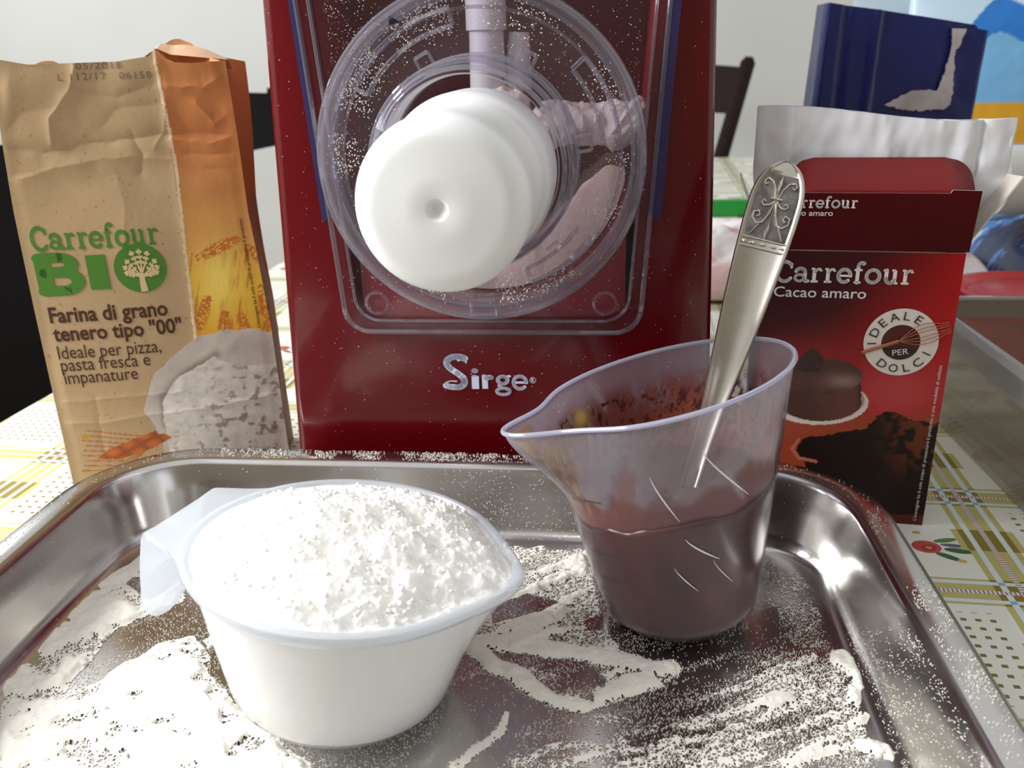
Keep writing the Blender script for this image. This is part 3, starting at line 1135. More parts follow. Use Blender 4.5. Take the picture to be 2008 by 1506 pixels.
# the batter, and what it has smeared up the inside
bat = empty('chocolate_batter', tuple(jug.location))
bat.rotation_euler = jug.rotation_euler
tag(bat, 'dark brown chocolate batter inside the frosted jug', 'batter')
M_bat = mat('chocolate_batter', (66, 27, 18), 0.32, var=(40, 0.25))
lev = 0.565
hs = np.linspace(.03, lev, 22)
Hb, Tb = np.meshgrid(hs, np.linspace(0, 2 * math.pi, nt2, endpoint=False), indexing='ij')
topj = .10 * np.exp(-((Tb + 2.6 - 2 * math.pi + math.pi) % (2 * math.pi) - math.pi) ** 2) * 0
Vb = jug_pt(Hb * (1 + .10 * (fbm(Tb * 2.5 / 1, Hb * 0 + 2, 3) - .5) * (Hb / lev) ** 3), Tb, .0005)
top_rows = [np.concatenate([Vb[-1][:, :2] * k, (Vb[-1][:, 2:] * k + .5 * j_h * (1 - k)) + .0006 * np.sin(9 * Tb[0][:, None] + 7 * k)], -1)[None] for k in (.92, .7, .4, .12, 0)]
Vb = np.concatenate([cen(.003), Vb] + top_rows)
link('batter', np_mesh('batter', Vb.reshape(-1, 3), grid_faces(Vb.shape[0], nt2, wrap_v=True, flip=True)), M_bat, bat)
nh2, nt3 = 90, 380
Hs, Ts = np.meshgrid(np.linspace(.42, .97, nh2), np.linspace(0, 2 * math.pi, nt3, endpoint=False), indexing='ij')
Vs_ = jug_pt(Hs, Ts, .0013)
xs_, zs_ = Vs_[..., 0], Vs_[..., 2]
u_ = Ts * 5.2
n1 = fbm(u_ * .7, Hs * 5, 1, 4)
n2 = fbm(u_ * 6, Hs * 45, 4, 3)
film, streak = smear_cover(Hs, Ts)
specks = sstep(.55, .62, n2) * (1 - sstep(.78, .92, Hs + .22 * (n1 - .5))) * (np.sin(Ts) > -.2)
al = np.clip(np.maximum(np.maximum(.90 * film, .66 * streak), .95 * specks) + .20 * (1 - sstep(.78, .92, Hs + .35 * (n1 - .5))), 0, 1)
c_film, c_speck, c_yel = lin((122, 60, 46)), lin((70, 24, 14)), lin((214, 176, 84))
colr = c_film + (c_speck - c_film) * sstep(.3, .8, specks)[..., None]
dts = (Ts - SP + math.pi) % (2 * math.pi) - math.pi
yel = np.exp(-((dts / .42) ** 2)) * sstep(.55, .75, Hs) * sstep(.42, .66, fbm(u_ * 3, Hs * 14, 6, 3)) + np.exp(-(((Ts - 2.35) / .10) ** 2) - ((Hs - .84) / .045) ** 2) * 1.2
colr = colr + (c_yel - colr) * np.clip(yel, 0, 1)[..., None]
al = np.maximum(al, np.clip(yel, 0, 1) * .8)
sm = link('batter_smear', np_mesh('batter_smear', Vs_.reshape(-1, 3), grid_faces(nh2, nt3, wrap_v=True, flip=True),
                                  col=np.concatenate([colr, al[..., None]], -1).reshape(-1, 4)), mat_print('batter_film', .5, .3, alpha=True), bat)
sm['kind'] = 'stuff'

# ------------------------------------------------------------------ spoon standing in the jug
M_silver = mat('worn_silver', (196, 190, 178), 0.27, metal=1.0, var=(30, 0.06), bump=(120, 0.08, 0.0005))
M_tarn = mat('tarnished_silver', (120, 116, 112), 0.42, metal=1.0, var=(200, 0.25))
s_low, s_high = at_y(1398, 800, .284), at_y(1545, 318, .312)
ax = s_high - s_low
SL = np.linalg.norm(ax)
ax /= SL
toward = -ray(1480, 520)
toward /= np.linalg.norm(toward)
sx = np.cross(ax, toward)
sx = -sx / np.linalg.norm(sx)
if sx[0] < 0:
    sx = -sx
sn = np.cross(sx, ax)
if sn @ toward < 0:
    sn = -sn
spoon = empty('spoon', tuple(s_low))
R3 = Matrix((tuple(sx), tuple(ax), tuple(sn))).transposed()
if R3.determinant() < 0:
    R3 = Matrix((tuple(-sx), tuple(ax), tuple(sn))).transposed()
spoon.rotation_euler = R3.to_euler()
tag(spoon, 'silver spoon with a scrolled ornament on its handle, standing in the jug', 'spoon')
ys = np.concatenate([np.linspace(-.044, SL - .02, 40), SL - .02 + .02 * np.sin(np.linspace(.05, 1, 16) * math.pi / 2)])


def half_w(y):
    w = np.interp(y / SL, [-.6, -.2, 0, .42, .62, .75, .85, .95], [.0028, .0036, .0043, .0077, .0089, .0094, .0094, .0090])
    e = np.clip((y - (SL - .016)) / .016, 0, 1)
    return w * np.sqrt(np.maximum(1 - e ** 2.6, .0))


rowsV = []
for y in ys:
    w = max(float(half_w(y)), .0002)
    b_ = min(.0014, w * .35)
    zt = .0011
    rowsV.append([(-w, y, -.0006), (-w, y, .0004), (-w + b_ * .4, y, zt), (-w + b_, y, zt), (-w + b_ * 1.5, y, .0004), (0, y, .00045), (w - b_ * 1.5, y, .0004),
                  (w - b_, y, zt), (w - b_ * .4, y, zt), (w, y, .0004), (w, y, -.0006), (0, y, -.0010)])
k = 12
mb = MB().add([p for r in rowsV for p in r], [(i * k + j, (i + 1) * k + j, (i + 1) * k + (j + 1) % k, i * k + (j + 1) % k) for i in range(len(rowsV) - 1) for j in range(k)]
              + [tuple(range(k)), tuple((len(rowsV) - 1) * k + j for j in range(k))])
mb.build('handle', M_silver, spoon, angle=50)
bw = []
for i in range(14):
    t = i / 13
    w = .0150 * math.sin(math.pi * min(1, .06 + .94 * t) ** .9) ** .75 + .001
    bw.append([(w * s, -.041 - .030 * t, -.006 * math.sin(math.pi * t) * (1 - s * s)) for s in np.linspace(-1, 1, 9)])
bo = MB().add([p for r in bw for p in r], [(i * 9 + j, (i + 1) * 9 + j, (i + 1) * 9 + j + 1, i * 9 + j + 1) for i in range(13) for j in range(8)]).build('bowl', M_silver, spoon)
bo.modifiers.new('sheet', 'SOLIDIFY').thickness = .0008
# ornament: dark sunk field, raised scrolls, a beaded bar
oy0, oy1 = SL - .0285, SL - .0050
fy = np.linspace(oy0, oy1, 14)
fw = [min(float(half_w(y)) - .0018, .0084) for y in fy]
mb = MB().add([p for y, w in zip(fy, fw) for p in ((-w, y, .00055), (w, y, .00055))], [(2 * i, 2 * i + 1, 2 * i + 3, 2 * i + 2) for i in range(len(fy) - 1)])
mb.build('ornament_field', M_tarn, spoon)


def spiral(cx, cy, r0, a0, turns, sgn, n=22):
    return [(cx + r0 * (1 - .82 * i / n) * math.cos(a0 + sgn * turns * 6.283 * i / n), cy + r0 * (1 - .82 * i / n) * math.sin(a0 + sgn * turns * 6.283 * i / n), .0009) for i in range(n + 1)]


orn = MB()
oc = SL - .0150
for sg in (-1, 1):
    orn.tube([(sg * x, oc + y, .0009) for x, y in ((.0004, .001), (.0012, .0045), (.0028, .0072), (.0046, .0080), (.0056, .0068), (.0050, .0056), (.0042, .0062))], .00042, 6)
    orn.tube([(sg * x, oc + y, .0009) for x, y in ((.0004, .0005), (.0018, -.0012), (.0036, -.0018), (.0046, -.0008), (.0040, .0002), (.0032, -.0004))], .00040, 6)
    orn.tube([(sg * x, oc + y, .0009) for x, y in ((.0004, .000), (.0012, -.0045), (.0026, -.0078), (.0046, -.0084), (.0062, -.0068), (.0062, -.0046), (.0046, -.0040), (.0040, -.0054), (.0050, -.0062))], .00050, 6)
    orn.tube([(sg * .0034, oc - .0085, .0008), (sg * .0058, oc - .0128, .0008)], [.0006, .0002], 6)
orn.tube([(0, oc + .0095, .0009), (0, oc + .0065, .001), (0, oc + .003, .0009)], [.0001, .0007, .0003], 6)
orn.tube([(0, oc - .0075, .0009), (0, oc - .0105, .001), (0, oc - .0135, .0009)], [.0001, .0008, .0001], 6)
orn.tube([(-.0020, oc + .0012, .0011), (.0020, oc + .0012, .0011)], .0005, 6)
orn.tube([(0, oc + .003, .0009), (0, oc - .0075, .0009)], [.0004, .0002], 6)
orn.build('scroll_ornament', M_silver, spoon)
bar = MB()
for yb in (oy0 - .0002, oy0 - .0034):
    bar.tube([(-.0082, yb, .0008), (.0082, yb, .0008)], .00035, 6)
for x in np.linspace(-.0066, .0066, 5):
    bar.tube([(x - .0011, oy0 - .0018, .0008), (x, oy0 - .0018, .0010), (x + .0011, oy0 - .0018, .0008)], [.0002, .00055, .0002], 6)
bar.build('beaded_bar', M_silver, spoon)

# ================================================================== red pasta machine
MC = Frame(-0.005, 0.357, -6)
M_red = mat('glossy_dark_red_plastic', (92, 1, 11), 0.2, spec=0.4, coat=0.25)
M_red_in = mat('dark_red_chamber', (132, 24, 38), 0.45)
M_clear = mat_clear('clear_plastic', (248, 246, 250), 0.022, (232, 230, 232), 0.05, 1.4, 0.3)
M_clear_edge = mat_clear('clear_plastic_edge', (236, 234, 240), 0.10, (228, 226, 230), 0.04, 1.8, 0.4)
M_white = mat('white_plastic', (236, 236, 234), 0.38, spec=0.4, sss=0.15)
M_violet = mat('violet_reflection_and_feet', (44, 36, 78), 0.35)  # for the painted reflection strips at the window, and the feet
M_logo = mat('white_logo_print', (206, 208, 226), 0.5)
M_dough = mat('chamber_flour', (226, 205, 186), 0.95, spec=0.1, bump=(500, 0.6, 0.001))
mach = empty('pasta_machine')
MC.place(mach)
tag(mach, 'glossy dark red electric pasta machine with a clear window and white extruder knob', 'pasta machine')
NS, NC_ = 14, 8
CX = -0.002                                              # middle of the front


def body_outline(inset=0.0):
    hw0, hw1 = 0.0950 - inset, 0.0848 - inset
    return rpoly([(CX - hw0, inset + .0032), (CX + hw0, inset + .0032), (CX + hw1, .285 - inset), (CX - hw1, .285 - inset)], [.008, .008, .02, .02], NS, NC_)


def window_outline(grow=0.0):
    hb, ht = .0585 + grow, .0700 + grow
    return rpoly([(-.003 - hb, .0890 - grow), (-.003 + hb, .0890 - grow), (-.003 + ht, .262 + grow), (-.003 - ht, .262 + grow)], [.011, .011, .010, .010], NS, NC_)


rows = [(window_outline(-.001), .078), (window_outline(-.001), .002), (window_outline(0), .0), (body_outline(.0045), .0), (body_outline(.0018), .0008),
        (body_outline(.0004), .0030), (body_outline(0), .0065), (body_outline(0), .19), (body_outline(.006), .20)]
n = len(rows[0][0])
V = [(p[0], d, p[1]) for o, d in rows for p in o]
Fm = [(i * n + j, i * n + (j + 1) % n, (i + 1) * n + (j + 1) % n, (i + 1) * n + j) for i in range(1, len(rows) - 1) for j in range(n)]
Fm += [tuple((len(rows) - 1) * n + j for j in range(n))]
MB().add(V, Fm).build('housing', M_red, mach, angle=50)
Vc = [(p[0], d, p[1]) for o, d in ((window_outline(-.0012), .0025), (window_outline(-.0012), .076)) for p in o]
MB().add(Vc, [(j, (j + 1) % n, n + (j + 1) % n, n + j) for j in range(n)] + [tuple(n + j for j in range(n))]).build('mixing_chamber', M_red_in, mach, angle=50)
for x in (-.07, .066):
    for y in (.03, .17):
        mb = MB().lathe([(.009, 0), (.010, .001), (.010, .003)], 20, cap0=True, cap1=True)
        mb.v = [(a + x, b + y, c + .0004) for a, b, c in mb.v]
        mb.build('foot', M_violet, mach)
for o in mach.children:
    if o.name.startswith(('housing', 'mixing')):
        o.location.z = .0

# red partition whose lower edge follows the drum of the chamber
DR = .0572
ca_ = np.linspace(-.0595, .0535, 80)
zc_ = .1585 - np.sqrt(np.maximum(DR ** 2 - (ca_ + .003) ** 2, 0))
Vq = [(x, d, z) for d in (.0035, .074) for x, z0 in zip(ca_, zc_) for z in (.0892, z0)]
nq = 160
Fq_ = [(2 * i, 2 * i + 2, 2 * i + 3, 2 * i + 1) for i in range(79)] + [(2 * i + 1, 2 * i + 3, nq + 2 * i + 3, nq + 2 * i + 1) for i in range(79)]
MB().add(Vq, Fq_).build('drum_wall', M_red_in, mach, angle=50)

# clear window plate with a raised border
po, pi = window_outline(.0045), window_outline(.0005)
Vp = [(p[0], d, p[1]) for o, d in ((po, -.0002), (po, -.0032), (pi, -.0032), (pi, -.0024)) for p in o]
MB().add(Vp, [(i * n + j, i * n + (j + 1) % n, (i + 1) * n + (j + 1) % n, (i + 1) * n + j) for i in range(3) for j in range(n)]
         + [tuple(3 * n + j for j in range(n))]).build('window_plate', M_clear, mach, angle=30)
MB().tube([(p[0], -.0034, p[1]) for p in window_outline(.0040)], .0011, 8, True).build('plate_border', M_clear_edge, mach)
MB().tube([(p[0], -.0034, p[1]) for p in window_outline(-.0010)], .0007, 8, True).build('plate_border', M_clear_edge, mach)
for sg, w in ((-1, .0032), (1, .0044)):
    # reflection along both window edges, painted as violet strips
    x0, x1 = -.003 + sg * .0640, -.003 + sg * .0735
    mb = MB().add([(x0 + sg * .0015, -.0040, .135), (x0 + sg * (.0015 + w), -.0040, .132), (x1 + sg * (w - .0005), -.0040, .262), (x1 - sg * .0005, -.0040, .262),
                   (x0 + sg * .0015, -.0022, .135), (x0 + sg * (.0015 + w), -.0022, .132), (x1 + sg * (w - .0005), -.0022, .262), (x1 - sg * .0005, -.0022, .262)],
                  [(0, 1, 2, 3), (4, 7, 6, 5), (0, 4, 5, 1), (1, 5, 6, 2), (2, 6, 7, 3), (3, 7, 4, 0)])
    mb.build('edge_reflection', M_violet, mach)
    xb = -.003 + sg * .0480
    mb = MB().lathe([(.0052, -.0045), (.0052, -.0062), (.0040, -.0066), (.0040, -.0048)], 28, axis='y')
    mb.v = [(a + xb, b, c + .0985) for a, b, c in mb.v]
    mb.build('screw_boss', M_clear_edge, mach)

# round clear cover
AX = (-.003, .1585)


def on_axis(mb):
    mb.v = [(a + AX[0], b, c + AX[1]) for a, b, c in mb.v]
    return mb


on_axis(MB().lathe([(.0600, -.003), (.0606, -.016), (.0625, -.0185), (.0630, -.0205), (.0622, -.0222), (.0606, -.0226), (.0594, -.0218), (.0588, -.0200), (.0580, -.003)], 128, axis='y')).build('cover_ring', M_clear_edge, mach)
for r, d, w in ((.0615, -.0215, .0011), (.0578, -.0180, .0009), (.0535, -.0165, .0007)):
    on_axis(MB().tube([(r * math.cos(t), d, r * math.sin(t)) for t in np.linspace(0, 2 * math.pi, 128, endpoint=False)], w, 8, True)).build('cover_rib', M_clear_edge, mach)
on_axis(MB().lathe([(.0585, -.0165), (.0350, -.0170), (.0350, -.0184), (.0585, -.0179)], 96, axis='y')).build('cover_disc', M_clear, mach)
for a0, a1, r in ((8, 42, .0500), (100, 150, .0510), (292, 325, .0485), (208, 238, .049)):
    for dr in (-.0030, .0030):
        on_axis(MB().tube([((r + dr) * math.cos(math.radians(t)), -.0188, (r + dr) * math.sin(math.radians(t))) for t in np.linspace(a0, a1, 16)], .0009, 6)).build('cover_slot_rib', M_clear_edge, mach)
    for t in (a0, a1):
        t = math.radians(t)
        on_axis(MB().tube([((r - .003) * math.cos(t), -.0188, (r - .003) * math.sin(t)), ((r + .003) * math.cos(t), -.0188, (r + .003) * math.sin(t))], .0009, 6)).build('cover_slot_rib', M_clear_edge, mach)
mb = MB()
mb.tube([(-.0050, -.0235, -.0540), (-.0050, -.0235, -.0600), (.0050, -.0235, -.0600), (.0050, -.0235, -.0540)], .0008, 6)
mb.tube([(-.0050, -.0235, -.0540), (.0050, -.0235, -.0540)], .0008, 6)
on_axis(mb).build('cover_latch', M_clear_edge, mach)
# printed arrow on the cover
mb = MB().add([(AX[0] - .0315, -.0190, AX[1] + .0480), (AX[0] - .0275, -.0190, AX[1] + .0490), (AX[0] - .0315, -.0190, AX[1] + .0515)], [(0, 1, 2)])
mb.build('arrow_mark', mat('black_print', (16, 14, 16), 0.6), mach)

# clear locking nut and the white extruder knob
on_axis(MB().lathe([(.0330, -.017), (.0372, -.018), (.0372, -.030), (.0362, -.032), (.0362, -.046), (.0348, -.050), (.0318, -.0515), (.0312, -.049), (.0312, -.019)], 96, axis='y')).build('locking_nut', M_clear, mach)
for r, d, w in ((.0370, -.0300, .0008), (.0356, -.0460, .0010), (.0335, -.0512, .0009), (.0374, -.0185, .0009)):
    on_axis(MB().tube([(r * math.cos(t), d, r * math.sin(t)) for t in np.linspace(0, 2 * math.pi, 96, endpoint=False)], w, 8, True)).build('nut_rib', M_clear_edge, mach)
for t in (8, 62, 118, 188, 250, 310):
    t = math.radians(t)
    c, s = math.cos(t), math.sin(t)
    mb = MB()
    for q in (-.0028, .0028):
        mb.tube([(.0372 * c - q * s, -.0215, .0372 * s + q * c), (.0425 * c - q * s, -.0215, .0425 * s + q * c)], .0007, 6)
    mb.tube([(.0425 * c + .0028 * s, -.0215, .0425 * s - .0028 * c), (.0425 * c - .0028 * s, -.0215, .0425 * s + .0028 * c)], .0007, 6)
    on_axis(mb).build('nut_lug', M_clear_edge, mach)
kr = .0262
prof = [(.0300, -.020), (.0300, -.046), (.0285, -.0485), (kr + .0006, -.0500), (kr + .0002, -.085)]
prof += [(kr - .008 + .0082 * math.cos(a), -.0935 - .0085 * math.sin(a)) for a in np.linspace(0, math.pi / 2, 9)]
prof += [(.010, -.1032), (.0036, -.1036), (.0030, -.1034), (.0022, -.1024), (.0012, -.1020), (.0002, -.1019)]
KX = (-.0035, .1545)
mb = MB().lathe(prof, 96, axis='y', cap1=True)
mb.v = [(a + KX[0], b * 1.06, c + KX[1]) for a, b, c in mb.v]
mb.build('extruder_knob', M_white, mach, angle=60)

# white kneading paddle inside the chamber
mb = MB()
mb.tube([(-.004, .022, .178), (-.004, .022, .215), (-.003, .022, .262)], [.0075, .0068, .0066], 20)
mb.tube([(-.004, .022, .205), (-.004, .022, .222)], [.0082, .0082], 20)
mb.tube([(.008, .026, .182), (.009, .026, .204)], [.0060, .0042], 16)
mb.build('paddle_post', M_white, mach)
mb = MB()
mb.tube([(.016, .014, .170), (.030, .014, .169), (.046, .014, .168), (.056, .014, .168)], [.0070, .0062, .0075, .0080], 20)
mb.build('paddle_arm', M_white, mach)
mb = MB().lathe([(.002, .012), (.020, .012), (.022, .020), (.022, .05)], 40, axis='y', cap0=True)
on_axis(mb).build('paddle_hub', M_white, mach)
# flour left in the chamber and crusted on the paddle
gu, gv = np.meshgrid(np.linspace(-.0560, .0525, 110), np.linspace(.0045, .072, 60), indexing='ij')
prof_z = np.interp(gu, [-.057, -.03, 0, .02, .035, .046, .0535], [.120, .1100, .1085, .124, .142, .150, .151])
hz = prof_z + .010 * (fbm(gu * 90, gv * 90, 2, 4) - .5) + .10 * np.clip(gv - .02, 0, 1) * .2
top = np.stack([gu, gv, hz], -1)
drum = .1585 - np.sqrt(np.maximum(.0568 ** 2 - (gu + .003) ** 2, 0)) + .0003
hz = np.maximum(hz, drum + .0006)
top = np.stack([gu, gv, hz], -1)
bot = np.stack([gu, gv, drum], -1)
nu, nv = gu.shape
Vf = np.concatenate([top.reshape(-1, 3), bot[:, 0].reshape(-1, 3)])
front = [(i * nv, nu * nv + i, nu * nv + i + 1, (i + 1) * nv) for i in range(nu - 1)]
cf = link('chamber_flour', np_mesh('chamber_flour', Vf, [grid_faces(nu, nv), np.array(front)]), M_dough, mach)
cf['kind'] = 'stuff'
def crusted(p0, p1, r0, r1, k):
    L_, Q_ = np.meshgrid(np.linspace(0, 1, 48), np.linspace(0, 2 * math.pi, 40, endpoint=False), indexing='ij')
    ax_ = (np.array(p1) - np.array(p0))
    l_ = np.linalg.norm(ax_)
    ax_ = ax_ / l_
    n_a = np.cross(ax_, (0, 1, 0))
    n_b = np.cross(ax_, n_a)
    rad = (r0 + (r1 - r0) * L_) * (1 + .55 * (fbm(L_ * l_ * 230 + k, np.cos(Q_) * 2.2 + 4, 2, 4) + fbm(L_ * l_ * 230, np.sin(Q_) * 2.2 + 9, 3, 4) - 1)) * np.sqrt(np.clip(1 - (2 * L_ - 1) ** 8, 0, 1))
    return np.array(p0) + L_[..., None] * l_ * ax_ + rad[..., None] * (np.cos(Q_)[..., None] * n_a + np.sin(Q_)[..., None] * n_b)


Vs_c, Ff_c, off = [], [], 0
for p0_, p1_, r0_, r1_ in (((.014, .0135, .170), (.0565, .0135, .1675), .0078, .0098), ((.050, .012, .172), (.0575, .012, .166), .0100, .0100), ((-.012, .016, .177), (.014, .016, .177), .0060, .0060)):
    Vc_ = crusted(p0_, p1_, r0_, r1_, off * .01)
    Vs_c.append(Vc_.reshape(-1, 3))
    Ff_c.append(grid_faces(48, 40, wrap_v=True) + off)
    off += 48 * 40
dc = link('dough_crust', np_mesh('dough_crust', np.concatenate(Vs_c), Ff_c), mat('dough_crust', (236, 226, 212), 0.9, spec=0.1, bump=(700, .6, .001)), mach)
dc['kind'] = 'stuff'
# dust on plate and housing
N = 24000
a = rng.uniform(-.088, .083, N)
z = rng.uniform(.02, .262, N)
inside = (np.abs(a + .003) < .060) & (z > .095)
rr_ = np.hypot(a - AX[0], z - AX[1])
prob = np.where(inside, .16 + .5 * sstep(.45, .7, fbm(a * 60, z * 60, 3)) * sstep(.13, .2, z), .028)
dep = np.where(rr_ < .0575, -.0183, np.where(inside, -.0034, -.0003))
prob = np.where((rr_ < .037) | ((rr_ > .0575) & (rr_ < .064)), 0, prob)
edge = (np.clip((np.abs(a + .003) - .054) / .006, 0, 1) + sstep(.04, .06, -a) * sstep(.19, .22, z) * 1.2) * inside * (z > .15)
prob = np.clip(prob + edge * .6, 0, 1)
k = rng.random(N) < prob
s = rng.uniform(.00008, .00026, N)
gV, gF = grains(np.stack([a, dep - s * .3, z], -1)[k], s[k])
# powder caught in the cover ring and along the window edges
t = rng.uniform(0, 6.283, 5200)
r = np.where(rng.random(5200) < .5, rng.normal(.0555, .0016, 5200), rng.normal(.0500, .003, 5200))
pr_ = sstep(.42, .62, fbm(np.cos(t) * 4 + 9, np.sin(t) * 4 + 9, 5)) * np.where(np.cos(t) < 0, 1.0, .7)
k2 = rng.random(5200) < pr_
s2 = rng.uniform(.00012, .0004, 5200)
gV2, gF2 = grains(np.stack([AX[0] + r * np.cos(t), np.full(5200, -.0186), AX[1] + r * np.sin(t)], -1)[k2], s2[k2])
fd = link('flour_dust', np_mesh('flour_dust', np.concatenate([gV, gV2]), [gF, gF2 + len(gV)], smooth=False), M_flour, mach)
fd['kind'] = 'stuff'
msurf = lambda u, v: np.stack([np.asarray(u, float), np.full(np.shape(u), -.0004), np.asarray(v, float)], -1)
p0, p1 = MC.panel(869, 763), MC.panel(905, 763)
letters('logo_letter', 'S', (p0[0], p0[1] + .0008), (MC.panel(921, 763)[0], p0[1] + .0008), .0160, msurf, M_logo, mach, strokes=True)
xs = [(MC.panel(926, 0)[0], MC.panel(941, 0)[0], 'i'), (MC.panel(945, 0)[0], MC.panel(970, 0)[0], 'R'), (MC.panel(970, 0)[0], MC.panel(1004, 0)[0], 'g'), (MC.panel(1003, 0)[0], MC.panel(1036, 0)[0], 'E')]
for x0, x1, g in xs:
    x0, x1 = MC.panel({'i': 926, 'R': 946, 'g': 971, 'E': 1004}[g], 763)[0], MC.panel({'i': 940, 'R': 969, 'g': 1003, 'E': 1036}[g], 763)[0]
    hgt_ = {'i': .0097, 'R': .0068, 'g': .0068, 'E': .0070}[g]
    letters('logo_letter', g, (x0, p0[1] + .0004), (x1, p0[1] + .0004), hgt_, msurf, M_logo, mach, strokes=True)
rx, rz = MC.panel(1045, 745)
letters('registered_mark', 'R', (rx - .0007, rz - .0008), (rx + .0007, rz - .0008), .0017, msurf, M_logo, mach)
MB().tube([(rx + .0013 * math.cos(t), -.0004, rz + .0013 * math.sin(t)) for t in np.linspace(0, 6.283, 20, endpoint=False)], .00011, 4, True).build('registered_mark', M_logo, mach)

# ================================================================== paper flour bag
BG = Frame(-0.2, 0.362, 13)
bag = empty('flour_bag')
BG.place(bag)
tag(bag, 'crumpled kraft paper flour bag with green lettering and a wheat picture', 'flour bag')
BU0, BU1, BD = -.0045, .0930, .058


def bag_left(z): return np.interp(z, [0, .10, .14, .165, .187, .198], [BU0, -.0042, -.0036, -.0023, -.0004, .0020])


def bag_right(z): return np.interp(z, [0, .03, .08, .114, .134, .166, .198], [.0938, .0932, .0925, .0905, .0890, .0887, .0878])


def bag_ztop(u):
    return np.interp(u, [-.005, .002, .012, .045, .058, .061, .066, .075, .088, .094], [.1930, .1985, .1965, .1968, .1985, .2015, .1960, .1955, .1962, .1955])


CREASES = [([(-.005, .1665), (.012, .163), (.030, .1655), (.062, .1685), (.094, .166)], .0026, .0030), ([(-.005, .151), (.020, .158), (.045, .160), (.062, .158)], .0018, .0035),
           ([(.016, .166), (.017, .176), (.026, .186), (.030, .195)], .0024, .0025), ([(.047, .168), (.050, .160), (.048, .153)], .0016, .0020),
           ([(.055, .163), (.060, .170), (.062, .182)], .0012, .002), ([(.062, .166), (.078, .164), (.093, .168)], .0018, .0022), ([(.063, .160), (.080, .159), (.092, .160)], .0014, .0018),
           ([(.074, .180), (.080, .172), (.090, .178)], .0016, .0025), ([(.064, .187), (.078, .186), (.088, .192)], .0022, .0030), ([(.030, .187), (.044, .183), (.058, .188)], .0020, .0035),
           ([(-.005, .0550), (.030, .0556), (.050, .0556)], .0008, .0012), ([(-.005, .0455), (.014, .0440), (.030, .0452), (.095, .0490)], .0011, .0014),
           ([(.012, .030), (.013, .056)], .0007, .0018), ([(.036, .12), (.040, .14), (.038, .155)], .0007, .004), ([(.0605, .196), (.0615, .16), (.0595, .08)], .0008, .0016)]


def bag_dn(u, v):
    u, v = np.asarray(u, float), np.asarray(v, float)
    d = np.zeros(np.broadcast(u, v).shape)
    for i, (pts, A_, w) in enumerate(CREASES):
        ds = seg_dist(u, v + .0012 * (vnoise(u * 260, v * 260, i) - .5), pts)
        d = d + (1 if i % 3 else -1) * A_ * np.exp(-ds / w) * .55
    up = sstep(.130, .165, v)
    d = d + up * .0020 * (np.abs(fbm(u * 38 + 3, v * 48, 5, 2) - .5) * 2 - .3) + up * .0035 * (fbm(u * 24, v * 34, 6, 2) - .5)
    d = d + .0009 * (fbm(u * 30, v * 30, 7, 2) - .5)
    belly = .0035 * np.sin(np.clip((u - BU0) / (BU1 - BU0), 0, 1) * math.pi) * (1 - sstep(.12, .17, v))
    return d + belly


def bag_surf(u, v, lift=0.0):
    u, v = np.asarray(u, float), np.asarray(v, float)
    e = np.minimum(sstep(0, .006, u - bag_left(v)), sstep(0, .006, bag_right(v) - u))
    return np.stack([u, -bag_dn(u, v) * np.clip(e, .15, 1) - lift, v], -1)


